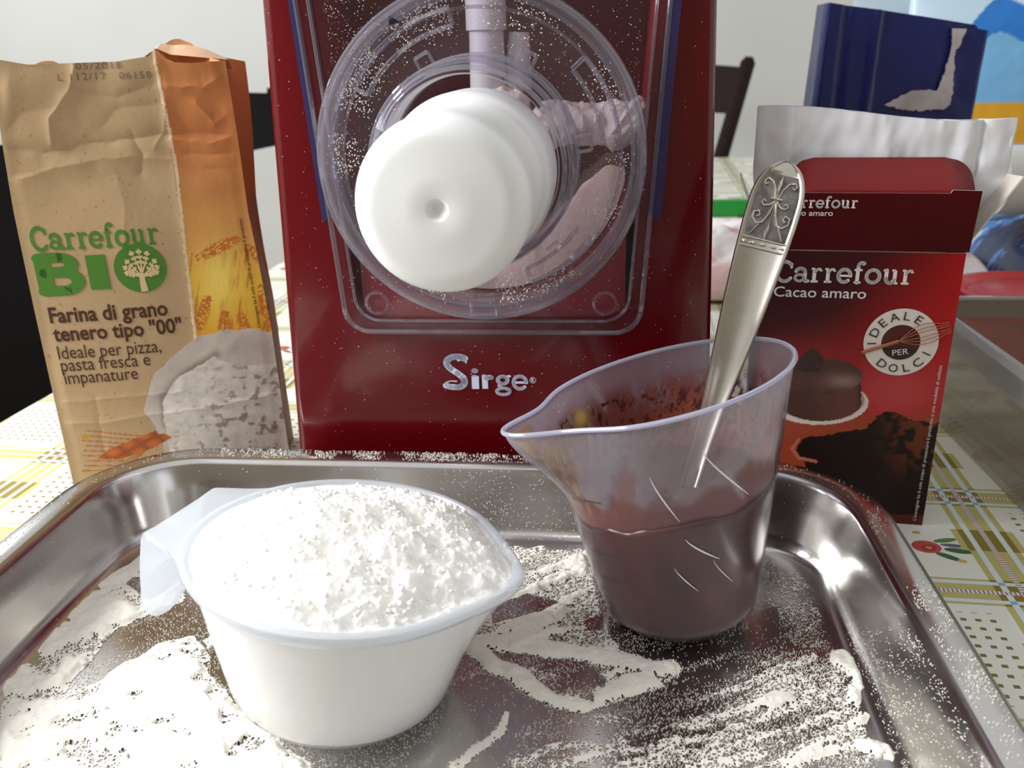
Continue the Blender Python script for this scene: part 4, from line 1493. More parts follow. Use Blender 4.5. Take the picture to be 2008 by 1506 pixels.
def art_bag(px, py, u, v):
    """the printed front: kraft paper, wheat field strip, open sack of flour, ear of wheat"""
    n1, n2, n3 = fbm(px / 9, py / 9, 1), fbm(px / 30, py / 70, 2), fbm(px / 4, py / 4, 3, 2)
    c = lin((178, 149, 112)) * (0.94 + .12 * n2[..., None])
    fleck = (vnoise(px / 3.2 + 5, py / 5.0, 4) > .90) & (vnoise(px / 11, py / 11, 5) > .55)
    c = np.where(fleck[..., None], lin((150, 118, 80)), c)
    # strip: orange sky above, golden field below
    edge = np.interp(v, [0, .08, .156, .197], [.0592, .0595, .0624, .0606]) + .0006 * (n3 - .5)
    strip = u > edge
    t = np.clip((v - .070) / .125, 0, 1)
    sky = np.stack([np.interp(t, [0, .22, .42, .55, .75, 1], lin((232, 216, 214, 205, 196, 192))[[0, 1, 2, 3, 4, 5]]) for _ in range(1)], -1)
    R_ = np.interp(t, [0, .25, .42, .6, .8, 1], [226, 232, 216, 196, 188, 190])
    G_ = np.interp(t, [0, .25, .42, .6, .8, 1], [160, 186, 158, 132, 116, 122])
    B_ = np.interp(t, [0, .25, .42, .6, .8, 1], [50, 62, 84, 76, 66, 72])
    sc = lin(np.stack([R_, G_, B_], -1)) * (.88 + .24 * fbm(px / 26, py / 60, 6)[..., None])
    field = (v < .118 + .004 * (fbm(px / 20, py * 0, 2) - .5))
    stalk = sstep(.55, .75, fbm(px / 5 + py / 40, py / 46, 4, 3)) * field
    sc = sc + (lin((176, 92, 24)) - sc) * (stalk * .75)[..., None]
    glow = np.exp(-(((px - 430) / 34) ** 2 + ((py - 545) / 60) ** 2))
    sc = sc + (lin((250, 222, 110)) - sc) * (glow * .8)[..., None]
    for ex, ey, ang, L in ((428, 485, 25, 62), (505, 500, -35, 42), (480, 640, -70, 40), (400, 610, 75, 46), (520, 600, -80, 60), (440, 632, 85, 34)):
        ca_, sa_ = math.cos(math.radians(ang)), math.sin(math.radians(ang))
        xx_, yy_ = (px - ex) * ca_ - (py - ey) * sa_, (px - ex) * sa_ + (py - ey) * ca_
        ear = (np.abs(xx_) < L * .75) & (np.abs(yy_) < 9 * (1 - (xx_ / L) ** 2) + 4 * np.sin(xx_ * .9) ** 2)
        sc = np.where((ear & (fbm(px / 3.5, py / 3.5, 1, 2) > .42))[..., None], lin((198, 112, 44)), sc)
    c = np.where(strip[..., None], sc, c)
    c = np.where((np.abs(u - edge) < .0006)[..., None], lin((232, 208, 170)), c)
    # open sack of flour
    sack = [(283, 800), (300, 735), (345, 690), (395, 655), (440, 645), (500, 645), (540, 655), (600, 665), (610, 900), (330, 905), (318, 850), (296, 815)]
    w1, w2 = px + 8 * (fbm(px / 18, py / 18, 3) - .5), py + 8 * (fbm(px / 18, py / 18, 4) - .5)
    ins = in_poly(w1, w2, sack)
    fl_poly = [(330, 860), (322, 780), (350, 735), (420, 695), (470, 715), (545, 712), (610, 740), (610, 905), (340, 905)]
    fl_in = in_poly(w1, w2, fl_poly)
    cloth_c = lin((196, 184, 174)) * (.75 + .5 * fbm(px / 34 + py / 60, py / 40, 5, 3)[..., None])
    c = np.where(ins[..., None], cloth_c, c)
    fold = np.exp(-(seg_dist(px, py, [(330, 830), (320, 775), (360, 730), (425, 692)]) / 9) ** 2) * ins
    c = c + (lin((120, 98, 80)) - c) * (fold * .7)[..., None]
    flc = lin((216, 206, 198)) * (.72 + .5 * fbm(px / 16, py / 12, 2, 4)[..., None])
    dk = sstep(.58, .72, fbm(px / 12, py / 9, 6, 4)) * sstep(330, 560, px + (py - 700) * .6)
    flc = flc + (lin((112, 92, 76)) - flc) * (dk * .75)[..., None]
    c = np.where((ins & fl_in)[..., None], flc, c)
    # ear of wheat at the foot
    for k in range(9):
        y0 = 850 + k * 6.5
        pts = [(330 - k * 4, 852 + k * 2.0), (250, y0 - 2 + k * 2), (170 - 4 * (k % 3), y0 + k * 3.5 - 8)]
        dd = seg_dist(px, py, pts)
        c = np.where(((dd < 1.3) & ~ins)[..., None], lin((168, 104, 52)), c)
    ear = in_poly(px, py, [(340, 852), (310, 838), (265, 856), (215, 878), (190, 898), (240, 896), (300, 874)]) & ~(ins & (py < 845))
    pat = .65 + .6 * np.abs(np.sin((px * .5 + py * .9) / 7.5)) * np.abs(np.sin((px * .55 - py * .7) / 9))
    c = np.where(ear[..., None], lin((176, 92, 44)) * pat[..., None], c)
    sd = ((px - 169) / 8) ** 2 + ((py - 855) / 5.5) ** 2
    c = np.where((sd < 1)[..., None], lin((176, 138, 48)), c)
    return c


nu, nv = 215, 430
U, Vv = np.meshgrid(np.linspace(0, 1, nu), np.linspace(0, 1, nv), indexing='ij')
zt = bag_ztop(bag_left(.19) + U * (bag_right(.19) - bag_left(.19)))
ZZ = zt * Vv
UU = bag_left(ZZ) + U * (bag_right(ZZ) - bag_left(ZZ))
Pf = bag_surf(UU, ZZ)
flat = np.stack([UU, np.zeros_like(UU), ZZ], -1)
bpx, bpy_ = photo_xy(BG.w(UU, 0, ZZ))
M_paper = mat_print('printed_kraft_paper', 0.62, 0.3, bump=(600, .15))
link('front_panel', np_mesh('front_panel', Pf.reshape(-1, 3), grid_faces(nu, nv), col=art_bag(bpx, bpy_, UU, ZZ).reshape(-1, 3)), M_paper, bag)
# gusseted sides and the back
ns_, nz_ = 26, 90


def side_panel(name, right):
    S, Tt = np.meshgrid(np.linspace(0, 1, ns_), np.linspace(0, 1, nz_), indexing='ij')
    zf = (bag_ztop(.094) if right else bag_ztop(-.005)) + .004 * np.sin(S * 3.1) * (1 if right else .4)
    z_ = zf * Tt
    base = bag_right(z_) if right else bag_left(z_)
    sg = 1 if right else -1
    gus = (.004 + .020 * sstep(.07, .2, z_)) * (1 - np.abs(2 * S - 1))
    x_ = base - sg * gus + .002 * (fbm(S * 6, z_ * 60, 3) - .5) * (S > 0) * (S < 1)
    lean = .006 * sstep(.10, .2, z_) * S if right else 0
    e = np.where(S == 0, 1, 0)
    front = bag_surf(np.where(e, base, base), z_)[..., 1]
    y_ = front * (1 - S) + S * (BD - .018 * sstep(.08, .2, z_))
    P_ = np.stack([x_ + lean, y_, z_], -1)
    if right:
        c_ = lin((222, 156, 104)) * np.ones(z_.shape + (1,))
        c_ = np.where((z_ < .135)[..., None], lin((196, 160, 124)), c_)
        bars = (np.abs(S - .45) < .28) & (z_ > .07) & (z_ < .098) & (np.sin(z_ * 1900) > 0)
        c_ = np.where(bars[..., None], lin((158, 124, 94)), c_)
    else:
        c_ = lin((214, 186, 146)) * np.ones(z_.shape + (1,))
    return link(name, np_mesh(name, P_.reshape(-1, 3), grid_faces(ns_, nz_, flip=not right), col=c_.reshape(-1, 3)), M_paper, bag), P_


_, PR = side_panel('side_panel', True)
_, PL = side_panel('side_panel', False)
S, Tt = np.meshgrid(np.linspace(0, 1, 60), np.linspace(0, 1, nz_), indexing='ij')
Pl, Pr = PL[-1][None], PR[-1][None]
Pb = Pl * (1 - S[..., None]) + Pr * S[..., None]
Pb[..., 2] += Tt * (.010 * np.exp(-((S - .70) / .13) ** 2) + .006 * np.exp(-((S - .10) / .08) ** 2) + .004 * (fbm(S * 9, Tt * 2, 3) - .5))
Pb[..., 1] += .004 * (fbm(S * 6, Tt * 9, 4) - .5) * np.sin(S * math.pi)
link('back_panel', np_mesh('back_panel', Pb.reshape(-1, 3), grid_faces(60, nz_, flip=True), col=np.tile(lin((206, 158, 112)), (60 * nz_, 1))), M_paper, bag)
MB().box(BU0 + .002, BU1 - .002, .003, BD - .003, 0, .001).build('bag_bottom', mat('kraft_paper', (206, 178, 138), .8), bag)
# folded-in top edge seen above the front
M_kraft_in = mat('kraft_inside', (214, 176, 140), .75, bump=(200, .3, .001))
fx = np.linspace(.056, .088, 26)
mb = MB().add([(x, .006 + .014 * k, np.interp(x, [.056, .061, .066, .088], [.1985, .2015, .199, .1965]) + (.0045 if k == 1 else 0) * math.sin((x - .056) / .032 * math.pi) - .004 * (k == 2))
               for x in fx for k in (0, 1, 2)], [(3 * i + j, 3 * i + 3 + j, 3 * i + 4 + j, 3 * i + 1 + j) for i in range(25) for j in (0, 1)])
mb.build('folded_top', M_kraft_in, bag)
# lettering
M_green = mat('green_print', (72, 120, 42), .65, spec=.3)
M_brown = mat('brown_print', (72, 40, 26), .65, spec=.3)
M_grey_ink = mat('grey_ink', (120, 104, 86), .7)
M_beige = mat('kraft_reserve', (209, 180, 138), .65, spec=.3)
bs = lambda u, v: bag_surf(u, v, .00025)
bs2 = lambda u, v: bag_surf(u, v, .0004)


def bagp(x, y): return BG.panel(x, y)


def bag_text(key, x0, y0, x1, y1, hpx, material, strokes=False):
    p0, p1 = bagp(x0, y0), bagp(x1, y1)
    h = bagp((x0 + x1) / 2, (y0 + y1) / 2 - hpx)[1] - bagp((x0 + x1) / 2, (y0 + y1) / 2)[1]
    ym = (p0[1] + p1[1]) / 2
    return letters('lettering', key, (p0[0], ym), (p1[0], ym), h, bs, material, bag, strokes)


bag_text('Carrefour', 66, 500, 314, 468, 49, M_green, True)
bag_text('BI', 78, 583, 222, 568, 84, M_green, True)
bag_text('Farina di grano', 100, 634, 332, 612, 30, M_brown)
bag_text('tenero tipo "00"', 108, 669, 360, 646, 30, M_brown)
bag_text('Ideale per pizza,', 117, 704, 319, 684, 25, M_brown)
bag_text('pasta fresca e', 123, 728, 298, 710, 25, M_brown)
bag_text('impanature', 130, 752, 274, 738, 23, M_brown)
bag_text('date', 150, 137, 238, 133, 13, M_grey_ink)
bag_text('lot', 115, 160, 298, 152, 14, M_grey_ink)
# round tree emblem that stands for the last letter
ec = bagp(278, 522)
er = .0106
ang = np.linspace(0, 2 * math.pi, 48, endpoint=False)
ringp = np.array([(ec[0] + er * math.cos(t), ec[1] + er * math.sin(t)) for t in ang])
disc_v = np.concatenate([[ec], ec + (ringp - ec) * .5, ringp])
disc_f = [(0, 1 + j, 1 + (j + 1) % 48) for j in range(48)] + [(1 + j, 49 + j, 49 + (j + 1) % 48, 1 + (j + 1) % 48) for j in range(48)]
MB().add(bs(disc_v[:, 0], disc_v[:, 1]), disc_f).build('tree_emblem', M_green, bag, smooth=False)
tv, tf = [], []


def pen(pts, w0, w1):
    for i in range(len(pts) - 1):
        a_, b_ = np.array(pts[i]), np.array(pts[i + 1])
        d_ = b_ - a_
        nn = np.array([-d_[1], d_[0]]) / np.linalg.norm(d_)
        f0, f1 = w0 + (w1 - w0) * i / (len(pts) - 1), w0 + (w1 - w0) * (i + 1) / (len(pts) - 1)
        k_ = len(tv)
        tv.extend([a_ + nn * f0, a_ - nn * f0, b_ - nn * f1, b_ + nn * f1])
        tf.append((k_, k_ + 1, k_ + 2, k_ + 3))


def leaf(x, y, a_, L=.17, w=.06):
    k_ = len(tv)
    ca_, sa_ = math.cos(a_), math.sin(a_)
    tv.extend([np.array([x + ca_ * p - sa_ * q, y + sa_ * p + ca_ * q]) for p, q in ((0, 0), (L * .35, w), (L * .7, w * .8), (L, 0), (L * .7, -w * .8), (L * .35, -w))])
    tf.append(tuple(range(k_, k_ + 6)))


pen([(.03, -1.04), (.0, -.55), (.02, -.2)], .15, .09)
for a_, L in ((150, .62), (128, .72), (108, .78), (88, .8), (66, .76), (44, .74), (22, .62), (172, .5), (2, .52)):
    r_a = math.radians(a_)
    bx, by = .02 + .06 * math.cos(r_a), -.36 + (.18 if 60 < a_ < 120 else 0)
    ex, ey = bx + L * math.cos(r_a), by + L * math.sin(r_a) * .95 + .12
    pen([(bx, by), ((bx + ex) / 2 + .03, (by + ey) / 2 - .03), (ex, ey)], .045, .02)
    for f_ in (.45, .7, .95):
        lx, ly = bx + (ex - bx) * f_, by + (ey - by) * f_
        leaf(lx, ly, r_a + .8)
        leaf(lx, ly, r_a - .8)
    leaf(ex, ey, r_a)
tv = np.array(tv) * er * .93 + np.array(ec)
MB().add(bs2(tv[:, 0], tv[:, 1]), tf).build('tree_emblem_branches', M_beige, bag, smooth=False)
q0, q1 = bagp(516, 640), bagp(484, 428)
letters('edge_lettering', 'bag_edge', (q0[0] - .001, q0[1]), (q1[0] - .002, q1[1]), .0016, bs, M_brown, bag)
# name on the gusset
side_s = lambda u, v: np.stack([np.interp(v, PR[12, :, 2], PR[10, :, 0]) * 0 + np.interp(v, PR[8, :, 2], PR[2, :, 0]) + .0006
                                - (np.asarray(u) / BD) * 2 * (.004 + .020 * sstep(.07, .2, v)), np.asarray(u, float), np.asarray(v, float)], -1)
letters('side_lettering', 'Carr', (.004, .118), (.022, .118), .007, side_s, M_green, bag, True)
letters('side_lettering', 'BI', (.004, .104), (.020, .104), .011, side_s, M_green, bag, True, shear=.2)

# ================================================================== cocoa box
CB = Frame(0.176, 0.329, -12)
box = empty('cocoa_box')
CB.place(box)
tag(box, 'opened red cardboard cocoa box picturing a chocolate cake', 'cocoa box')
BX0, BX1, BH, BDp, FT = -.0745, .0005, .1195, .042, .1435


def art_cocoa(px, py, u, v):
    n1, n2 = fbm(px / 22, py / 22, 1), fbm(px / 6, py / 6, 2)
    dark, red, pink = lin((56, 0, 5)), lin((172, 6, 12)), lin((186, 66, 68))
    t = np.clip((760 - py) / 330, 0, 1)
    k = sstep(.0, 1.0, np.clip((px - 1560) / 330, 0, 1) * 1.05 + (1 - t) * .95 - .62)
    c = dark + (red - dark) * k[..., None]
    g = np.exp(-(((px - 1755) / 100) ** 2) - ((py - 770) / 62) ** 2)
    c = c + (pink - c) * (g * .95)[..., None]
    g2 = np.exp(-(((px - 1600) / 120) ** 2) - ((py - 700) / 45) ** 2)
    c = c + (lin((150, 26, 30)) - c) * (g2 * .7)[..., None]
    # terracotta table top
    tt = sstep(806, 830, py + (px - 1550) * .02)
    c = c + (lin((158, 66, 40)) - c) * tt[..., None]
    # plate and cake
    pl = ((px - 1606) / 97) ** 2 + ((py - 790) / 43) ** 2
    c = np.where(((pl < 1) & (py > 755))[..., None], lin((222, 206, 200)), c)
    pl2 = ((px - 1606) / 90) ** 2 + ((py - 785) / 38) ** 2
    c = np.where(((pl2 < 1) & (py > 755))[..., None], lin((176, 140, 132)), c)
    body = (np.abs(px - 1610) < 79) & (py > 745) & (((px - 1610) / 79) ** 2 + ((py - 790) / 36) ** 2 < 1.0) | ((np.abs(px - 1610) < 79) & (py > 738) & (py < 790))
    shade = .55 + .6 * sstep(1560, 1670, px) * (1 - sstep(1672, 1692, px)) + .35 * (n2 - .5)
    c = np.where(body[..., None], lin((96, 58, 50)) * shade[..., None], c)
    top = ((px - 1612) / 80) ** 2 + ((py - 738) / 35) ** 2
    sheen = np.exp(-(((px - 1655) / 34) ** 2 + ((py - 748) / 14) ** 2))
    tc_ = lin((86, 54, 48)) * (.85 + .3 * (n1 - .5))[..., None] + (lin((158, 124, 114)) - lin((86, 54, 48))) * (sheen * .8)[..., None]
    c = np.where((top < 1)[..., None], tc_, c)
    peak = in_poly(px + 6 * (n2 - .5), py + 6 * (n1 - .5), [(1560, 722), (1572, 698), (1590, 681), (1604, 690), (1616, 712), (1606, 728), (1580, 732)])
    c = np.where(peak[..., None], lin((58, 40, 36)) * (.7 + .6 * n2)[..., None], c)
    # cocoa powder in a dark bowl
    pw = in_poly(px + 14 * (n2 - .5), py + 14 * (n1 - .5), [(1560, 884), (1575, 862), (1640, 850), (1700, 838), (1722, 812), (1750, 806), (1790, 822), (1850, 830), (1860, 1100), (1660, 1060), (1590, 930)])
    rgt = sstep(1700, 1800, px) * sstep(.45, .62, fbm(px / 15, py / 13, 3))
    pc = lin((26, 8, 6)) + (lin((118, 52, 24)) - lin((26, 8, 6))) * (rgt * .8 * (1 - sstep(860, 960, py)))[..., None]
    c = np.where(pw[..., None], pc, c)
    rim_ = np.abs(seg_dist(px, py, [(1600, 905), (1566, 898), (1553, 880), (1566, 862)])) < 3.2
    c = np.where(rim_[..., None], lin((190, 104, 84)), c)
    foot = py > 1010 + (px - 1800) * .02
    c = np.where(foot[..., None], lin((92, 26, 16)), c)
    return c


nu, nv = 200, 320
U, Vv = np.meshgrid(np.linspace(BX0, BX1, nu), np.linspace(0, BH, nv), indexing='ij')
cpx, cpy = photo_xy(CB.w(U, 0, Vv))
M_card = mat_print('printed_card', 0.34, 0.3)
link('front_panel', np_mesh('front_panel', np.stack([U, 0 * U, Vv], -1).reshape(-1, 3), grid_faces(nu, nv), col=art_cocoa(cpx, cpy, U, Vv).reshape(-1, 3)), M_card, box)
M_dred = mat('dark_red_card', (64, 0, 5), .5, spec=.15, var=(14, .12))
M_lit_red = mat('lit_red_card', (112, 14, 14), .45, spec=.3)  # light caught by the tilted tuck flap, put into its colour
M_cardw = mat('white_card', (206, 198, 186), .8)
t = .0005
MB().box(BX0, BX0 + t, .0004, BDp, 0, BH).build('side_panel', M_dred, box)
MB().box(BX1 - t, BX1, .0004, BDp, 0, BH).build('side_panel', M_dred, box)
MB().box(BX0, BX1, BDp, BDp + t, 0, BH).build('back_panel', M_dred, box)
MB().box(BX0, BX1, .0002, BDp, 0, t).build('box_bottom', M_dred, box)
MB().box(BX0 + .0002, BX1 - .0002, .0002, .0006, 0, BH).build('front_lining', M_cardw, box)


def sheet(name, P_, mt, mt_back=None, th=.0005, parent=None):
    mb = MB()
    P_ = [np.array(p, float) for p in P_]
    nn = np.cross(P_[1] - P_[0], P_[2] - P_[0])
    nn = nn / np.linalg.norm(nn) * th
    k_ = len(P_)
    mb.add(P_ + [p - nn for p in P_], [tuple(range(k_)), tuple(range(2 * k_ - 1, k_ - 1, -1))] + [(j, k_ + j, k_ + (j + 1) % k_, (j + 1) % k_) for j in range(k_)])
    o = mb.build(name, mt, parent, smooth=False)
    if mt_back:
        o.data.materials.append(mt_back)
        f0 = Vector(nn)
        for p in o.data.polygons:
            if p.normal.dot(f0) < 0.3 * th:
                p.material_index = 1
    return o


FTd = -.0012                                        # the upper flap leans a little forward
sheet('lid_flap', [(BX0 + .0015, FTd * 0, BH + .0004), (BX1 + .001, 0, BH + .0004), (BX1 + .0018, FTd, FT), (BX1 - .0085, FTd, FT + .0002), (BX1 - .0092, FTd, FT - .0010), (BX0 + .0095, FTd, FT - .0010), (BX0 + .009, FTd, FT + .0002), (BX0 + .001, FTd, FT)],
      M_dred, M_cardw, .0005, box)
mb = MB()
tk_rows = []
for q in np.linspace(0, 1, 12):
    e_ = .0085 * (1 - math.sqrt(max(0, 1 - max(0, (q - .45) / .55) ** 2)))
    tk_rows.append([(BX0 + .009 + e_ + (BX1 - BX0 - .0095 - 2 * e_) * k_, FTd + .0002 + .0165 * q ** 1.1, FT - .0010 + .0115 * q ** .9) for k_ in np.linspace(0, 1, 8)])
mb.add([p for r in tk_rows for p in r], [(i * 8 + j, i * 8 + j + 1, (i + 1) * 8 + j + 1, (i + 1) * 8 + j) for i in range(11) for j in range(7)])
tko = mb.build('tuck_flap', M_lit_red, box)
tko.modifiers.new('card', 'SOLIDIFY').thickness = .0005
# side flaps splayed outwards
sheet('side_flap', [(BX1, .004, BH), (BX1, .036, BH), (BX1 + .017, .034, BH + .026), (BX1 + .018, .007, BH + .028)], M_dred, M_cardw, .0006, box)
sheet('side_flap', [(BX0, .036, BH), (BX0, .004, BH), (BX0 - .011, .008, BH + .027), (BX0 - .010, .034, BH + .026)], M_dred, M_cardw, .0006, box)
M_wprint = mat('white_print', (226, 220, 220), .45)
csf = lambda u, v: np.stack([np.asarray(u, float), np.full(np.shape(u), -.0003), np.asarray(v, float)], -1)
csf2 = lambda u, v: np.stack([np.asarray(u, float), np.full(np.shape(u), -.0006), np.asarray(v, float)], -1)
flapf = lambda u, v: np.stack([np.asarray(u, float), np.interp(v, [BH, FT], [0, FTd]) - .0003, np.asarray(v, float)], -1)


def box_text(key, x0, y0, x1, y1, hpx, surf, strokes=False):
    p0, p1 = CB.panel(x0, y0), CB.panel(x1, y1)
    ym = (p0[1] + p1[1]) / 2
    h = CB.panel((x0 + x1) / 2, (y0 + y1) / 2 - hpx)[1] - CB.panel((x0 + x1) / 2, (y0 + y1) / 2)[1]
    return letters('lettering', key, (p0[0], ym), (p1[0], ym), h, surf, M_wprint, box, strokes)


box_text('Carrefour', 1518, 549, 1788, 561, 44, csf, True)
box_text('Cacao amaro', 1517, 578, 1697, 588, 20, csf)
box_text('Carrefour', 1531, 404, 1680, 410, 24, flapf, True)
box_text('Cacao amaro', 1534, 420, 1632, 424, 11, flapf)
q0, q1 = CB.panel(1798, 1020), CB.panel(1850, 716)
letters('edge_lettering', 'box_edge', (q0[0] - .0005, q0[1]), (q1[0] - .0005, q1[1]), .0014, csf, M_wprint, box)
# round badge with a whisk
bc = np.array(CB.panel(1766, 671))
bR, br = .0142, .0074
M_badge = mat('badge_white', (226, 216, 206), .45)
M_black = mat('black_lettering', (40, 22, 20), .5)


def annulus(name, r0, r1, surf, mt, a0=0, a1=360):
    tt = np.radians(np.linspace(a0, a1, 49))
    Vn = np.concatenate([np.stack([bc[0] + r * np.cos(tt), bc[1] + r * np.sin(tt)], -1) for r in (r0, r1)])
    MB().add(surf(Vn[:, 0], Vn[:, 1]), [(j, j + 1, 50 + j, 49 + j) for j in range(48)]).build(name, mt, box, smooth=False)


annulus('badge_ring', br, bR, csf, M_badge)
annulus('badge_centre', .0001, br, csf, mat('badge_maroon', (74, 8, 12), .45))
dk_t = np.radians(np.linspace(205, 335, 24))
Vn = np.stack([bc[0] + br * .98 * np.cos(dk_t), bc[1] + br * .98 * np.sin(dk_t)], -1)
MB().add(csf2(Vn[:, 0], Vn[:, 1]), [tuple(range(24))]).build('badge_panel', M_black, box, smooth=False)


def on_circle(text, a_mid, step, r, h, inward=False):
    for i, ch in enumerate(text):
        a_ = math.radians(a_mid + (i - (len(text) - 1) / 2) * (step if inward else -step))
        w = h * {'I': .15, 'L': .7, 'E': .72}.get(ch, 1.05)
        c_ = bc + r * np.array([math.cos(a_), math.sin(a_)])
        tx = np.array([-math.sin(a_), math.cos(a_)]) * (1 if inward else -1)
        letters('badge_letter', 'cap_' + ch, c_ - tx * w / 2, c_ + tx * w / 2, h, csf2, M_black, box)


on_circle('IDEALE', 122, 25, .0094, .0034)
on_circle('DOLCI', 287, 25, .0128, .0034, True)
letters('badge_letter', 'PER', (bc[0] - .0026, bc[1] - .0056), (bc[0] + .0034, bc[1] - .0046), .0024, lambda u, v: csf2(u, v) + np.array([0, -.0003, 0]), M_wprint, box)
M_whisk = mat('whisk_print', (178, 104, 78), .5)
wk = MB()
d0, d1, d2 = bc + np.array([-.0145, -.0048]), bc + np.array([-.001, .0006]), bc + np.array([.0175, .0072])
wk.tube([tuple(csf2(*d0) - np.array([0, .0002, 0])), tuple(csf2(*d1) - np.array([0, .0002, 0]))], .0007, 4)
dd = (d2 - d1) / np.linalg.norm(d2 - d1)
dn_ = np.array([-dd[1], dd[0]])
for s in (-1, -.6, -.25, .25, .6, 1):
    wk.tube([tuple(csf2(*(d1 + (d2 - d1) * q + dn_ * s * .0042 * math.sin(min(1, q * 1.15) * math.pi * .82))) - np.array([0, .0002, 0])) for q in np.linspace(0, 1, 10)], .00016, 4)
wk.build('whisk_picture', M_whisk, box)

# ------------------------------------------------------------------ white paper liner standing out of the box
LN = Frame(0.176 + .010 * .208, 0.329 + .010 * .978, -12)
S, Tt = np.meshgrid(np.linspace(0, 1, 120), np.linspace(0, 1, 60), indexing='ij')


def liner_sheet(front):
    z_ = .012 + Tt * (.1600 + .002 * np.sin(S * 5 + 1) - .0035 * S)
    wide = sstep(.105, .150, z_)
    x0, x1 = -.070 - .010 * wide, -.004 + .022 * wide
    x_ = x0 + S * (x1 - x0)
    bulge = np.sin(np.clip(S, 0, 1) * math.pi) ** .6 * (.010 - .006 * wide)
    d_ = .012 + (-1 if front else 1) * (bulge + .0006)
    d_ = d_ + wide * (.0035 * (np.abs(fbm(S * 7, Tt * 9, 2 + front, 3) - .5) * 2) - .002 * np.exp(-np.abs(S - .14) / .02) + .003 * np.exp(-np.abs(S - .87) / .02))
    d_ = d_ + wide * .0015 * np.exp(-np.abs(Tt - .86) / .01) * (S > .1)
    return np.stack([x_, d_, z_], -1)


lf, lb_ = liner_sheet(True), liner_sheet(False)
lb_[0], lb_[-1] = lf[0], lf[-1]
Vl = np.concatenate([lf.reshape(-1, 3), lb_.reshape(-1, 3)])
g = grid_faces(120, 60)
M_liner = mat('white_liner_paper', (226, 226, 230), .7, spec=.3, bump=(60, .2, .002))
liner = link('liner_bag', np_mesh('liner_bag', Vl, [g, g[:, ::-1] + 120 * 60]), M_liner)
LN.place(liner, 0.0)
tag(liner, 'crumpled white paper liner bag standing out of the cocoa box', 'paper bag')

# ================================================================== things further back
# clear plastic tub
M_tub = mat_clear('clear_tub_plastic', (225, 222, 214), .14, (205, 202, 196), .12, 1.4, .4)
M_tub_rim = mat_clear('clear_tub_rim', (225, 224, 222), .58, (208, 206, 202), .10, 1.45, .4)
TU = Frame(.2262, .4640, -5)
tub = empty('plastic_tub')
TU.place(tub, .0004)
tag(tub, 'large empty clear plastic food tub beside the cocoa box', 'tub')
tw, tdp, thh = .23, -.19, .065


def tub_ring(i, z, r=.02):
    return [(x, y, z) for x, y in rpoly([(i, tdp + i), (tw - i, tdp + i), (tw - i, -i), (i, -i)], [r] * 4, 10, 8)]


prof = [(.012, .0, .012), (.009, .001, .014), (.008, .004, .015), (.002, .052, .02), (.002, .0635, .02), (.0035, .0635, .0195), (.0035, .052, .0195), (.0095, .005, .0145), (.012, .002, .012)]
rws = [tub_ring(i, z, r) for i, z, r in prof]
n = len(rws[0])
mb = MB().add([p for r in rws for p in r], [(i * n + j, i * n + (j + 1) % n, (i + 1) * n + (j + 1) % n, (i + 1) * n + j) for i in range(len(rws) - 1) for j in range(n)]
              + [tuple(range(n)), tuple((len(rws) - 1) * n + j for j in range(n))])
mb.build('tub_body', M_tub, tub, angle=60)
prof = [(.0015, .053, .02), (-.0025, .053, .022), (-.0030, .0635, .022), (.0, .065, .021), (.004, .065, .019), (.004, .0635, .019), (-.0015, .062, .021), (-.0012, .054, .021)]
rws = [tub_ring(i, z, r) for i, z, r in prof]
mb = MB().add([p for r in rws for p in r], [(i * n + j, i * n + (j + 1) % n, ((i + 1) % len(rws)) * n + (j + 1) % n, ((i + 1) % len(rws)) * n + j) for i in range(len(rws)) for j in range(n)])
mb.build('tub_rim', M_tub_rim, tub, angle=50)

# red round container behind it
M_rlid = mat('red_plastic', (196, 22, 20), .3)
rc = at_z(2030, 566, .042)
red = empty('round_container', (rc[0], rc[1], 0))
tag(red, 'round red plastic container with a ridged lid behind the clear tub', 'container')
MB().lathe([(.040, 0), (.045, .002), (.049, .034)], 56, cap0=True, cap1=True).build('container_body', M_rlid, red)
MB().lathe([(.0505, .030), (.052, .031), (.052, .039), (.0505, .042), (.046, .0425), (.043, .0385), (.041, .038), (.038, .0405), (.010, .041), (.001, .041)], 72).build('lid', M_rlid, red)

# blue sack standing behind the cocoa box
M_blue = mat('blue_glossy_paper', (26, 34, 92), .28, spec=.5, var=(5, .25), bump=(9, .35, .01))
M_torn = mat('torn_white_paper', (190, 184, 184), .85, bump=(150, .5, .002), var=(30, .15))
BL = Frame(.2115, .615, -4)
blue = empty('blue_sack')
BL.place(blue)
tag(blue, 'dark blue glossy paper sack with a torn white patch', 'sack')
S, Tt = np.meshgrid(np.linspace(0, 1, 60), np.linspace(0, 1, 70), indexing='ij')
zt_ = .2225 - .0175 * S - .002 * (S > .93)
Zs = zt_ * Tt
dep = -.004 * np.sin(S * math.pi) + .0035 * np.exp(-np.abs(S - .12) / .03) - .004 * np.exp(-np.abs(S - .30) / .02) + .003 * (fbm(S * 5, Tt * 6, 1) - .5)
xl = -.004 + .006 * Tt
Ps = np.stack([xl + S * .1035, dep, Zs], -1)
back = Ps + np.array([0, .05, 0])
back[..., 1] = .05 - .02 * Tt
Vb_ = np.concatenate([Ps.reshape(-1, 3), back.reshape(-1, 3)])
g = grid_faces(60, 70)
ni = lambda i, j, o=0: o + i * 70 + j
o2 = 60 * 70
sides = [(ni(0, j, o2), ni(0, j), ni(0, j + 1), ni(0, j + 1, o2)) for j in range(69)] + [(ni(59, j), ni(59, j, o2), ni(59, j + 1, o2), ni(59, j + 1)) for j in range(69)]
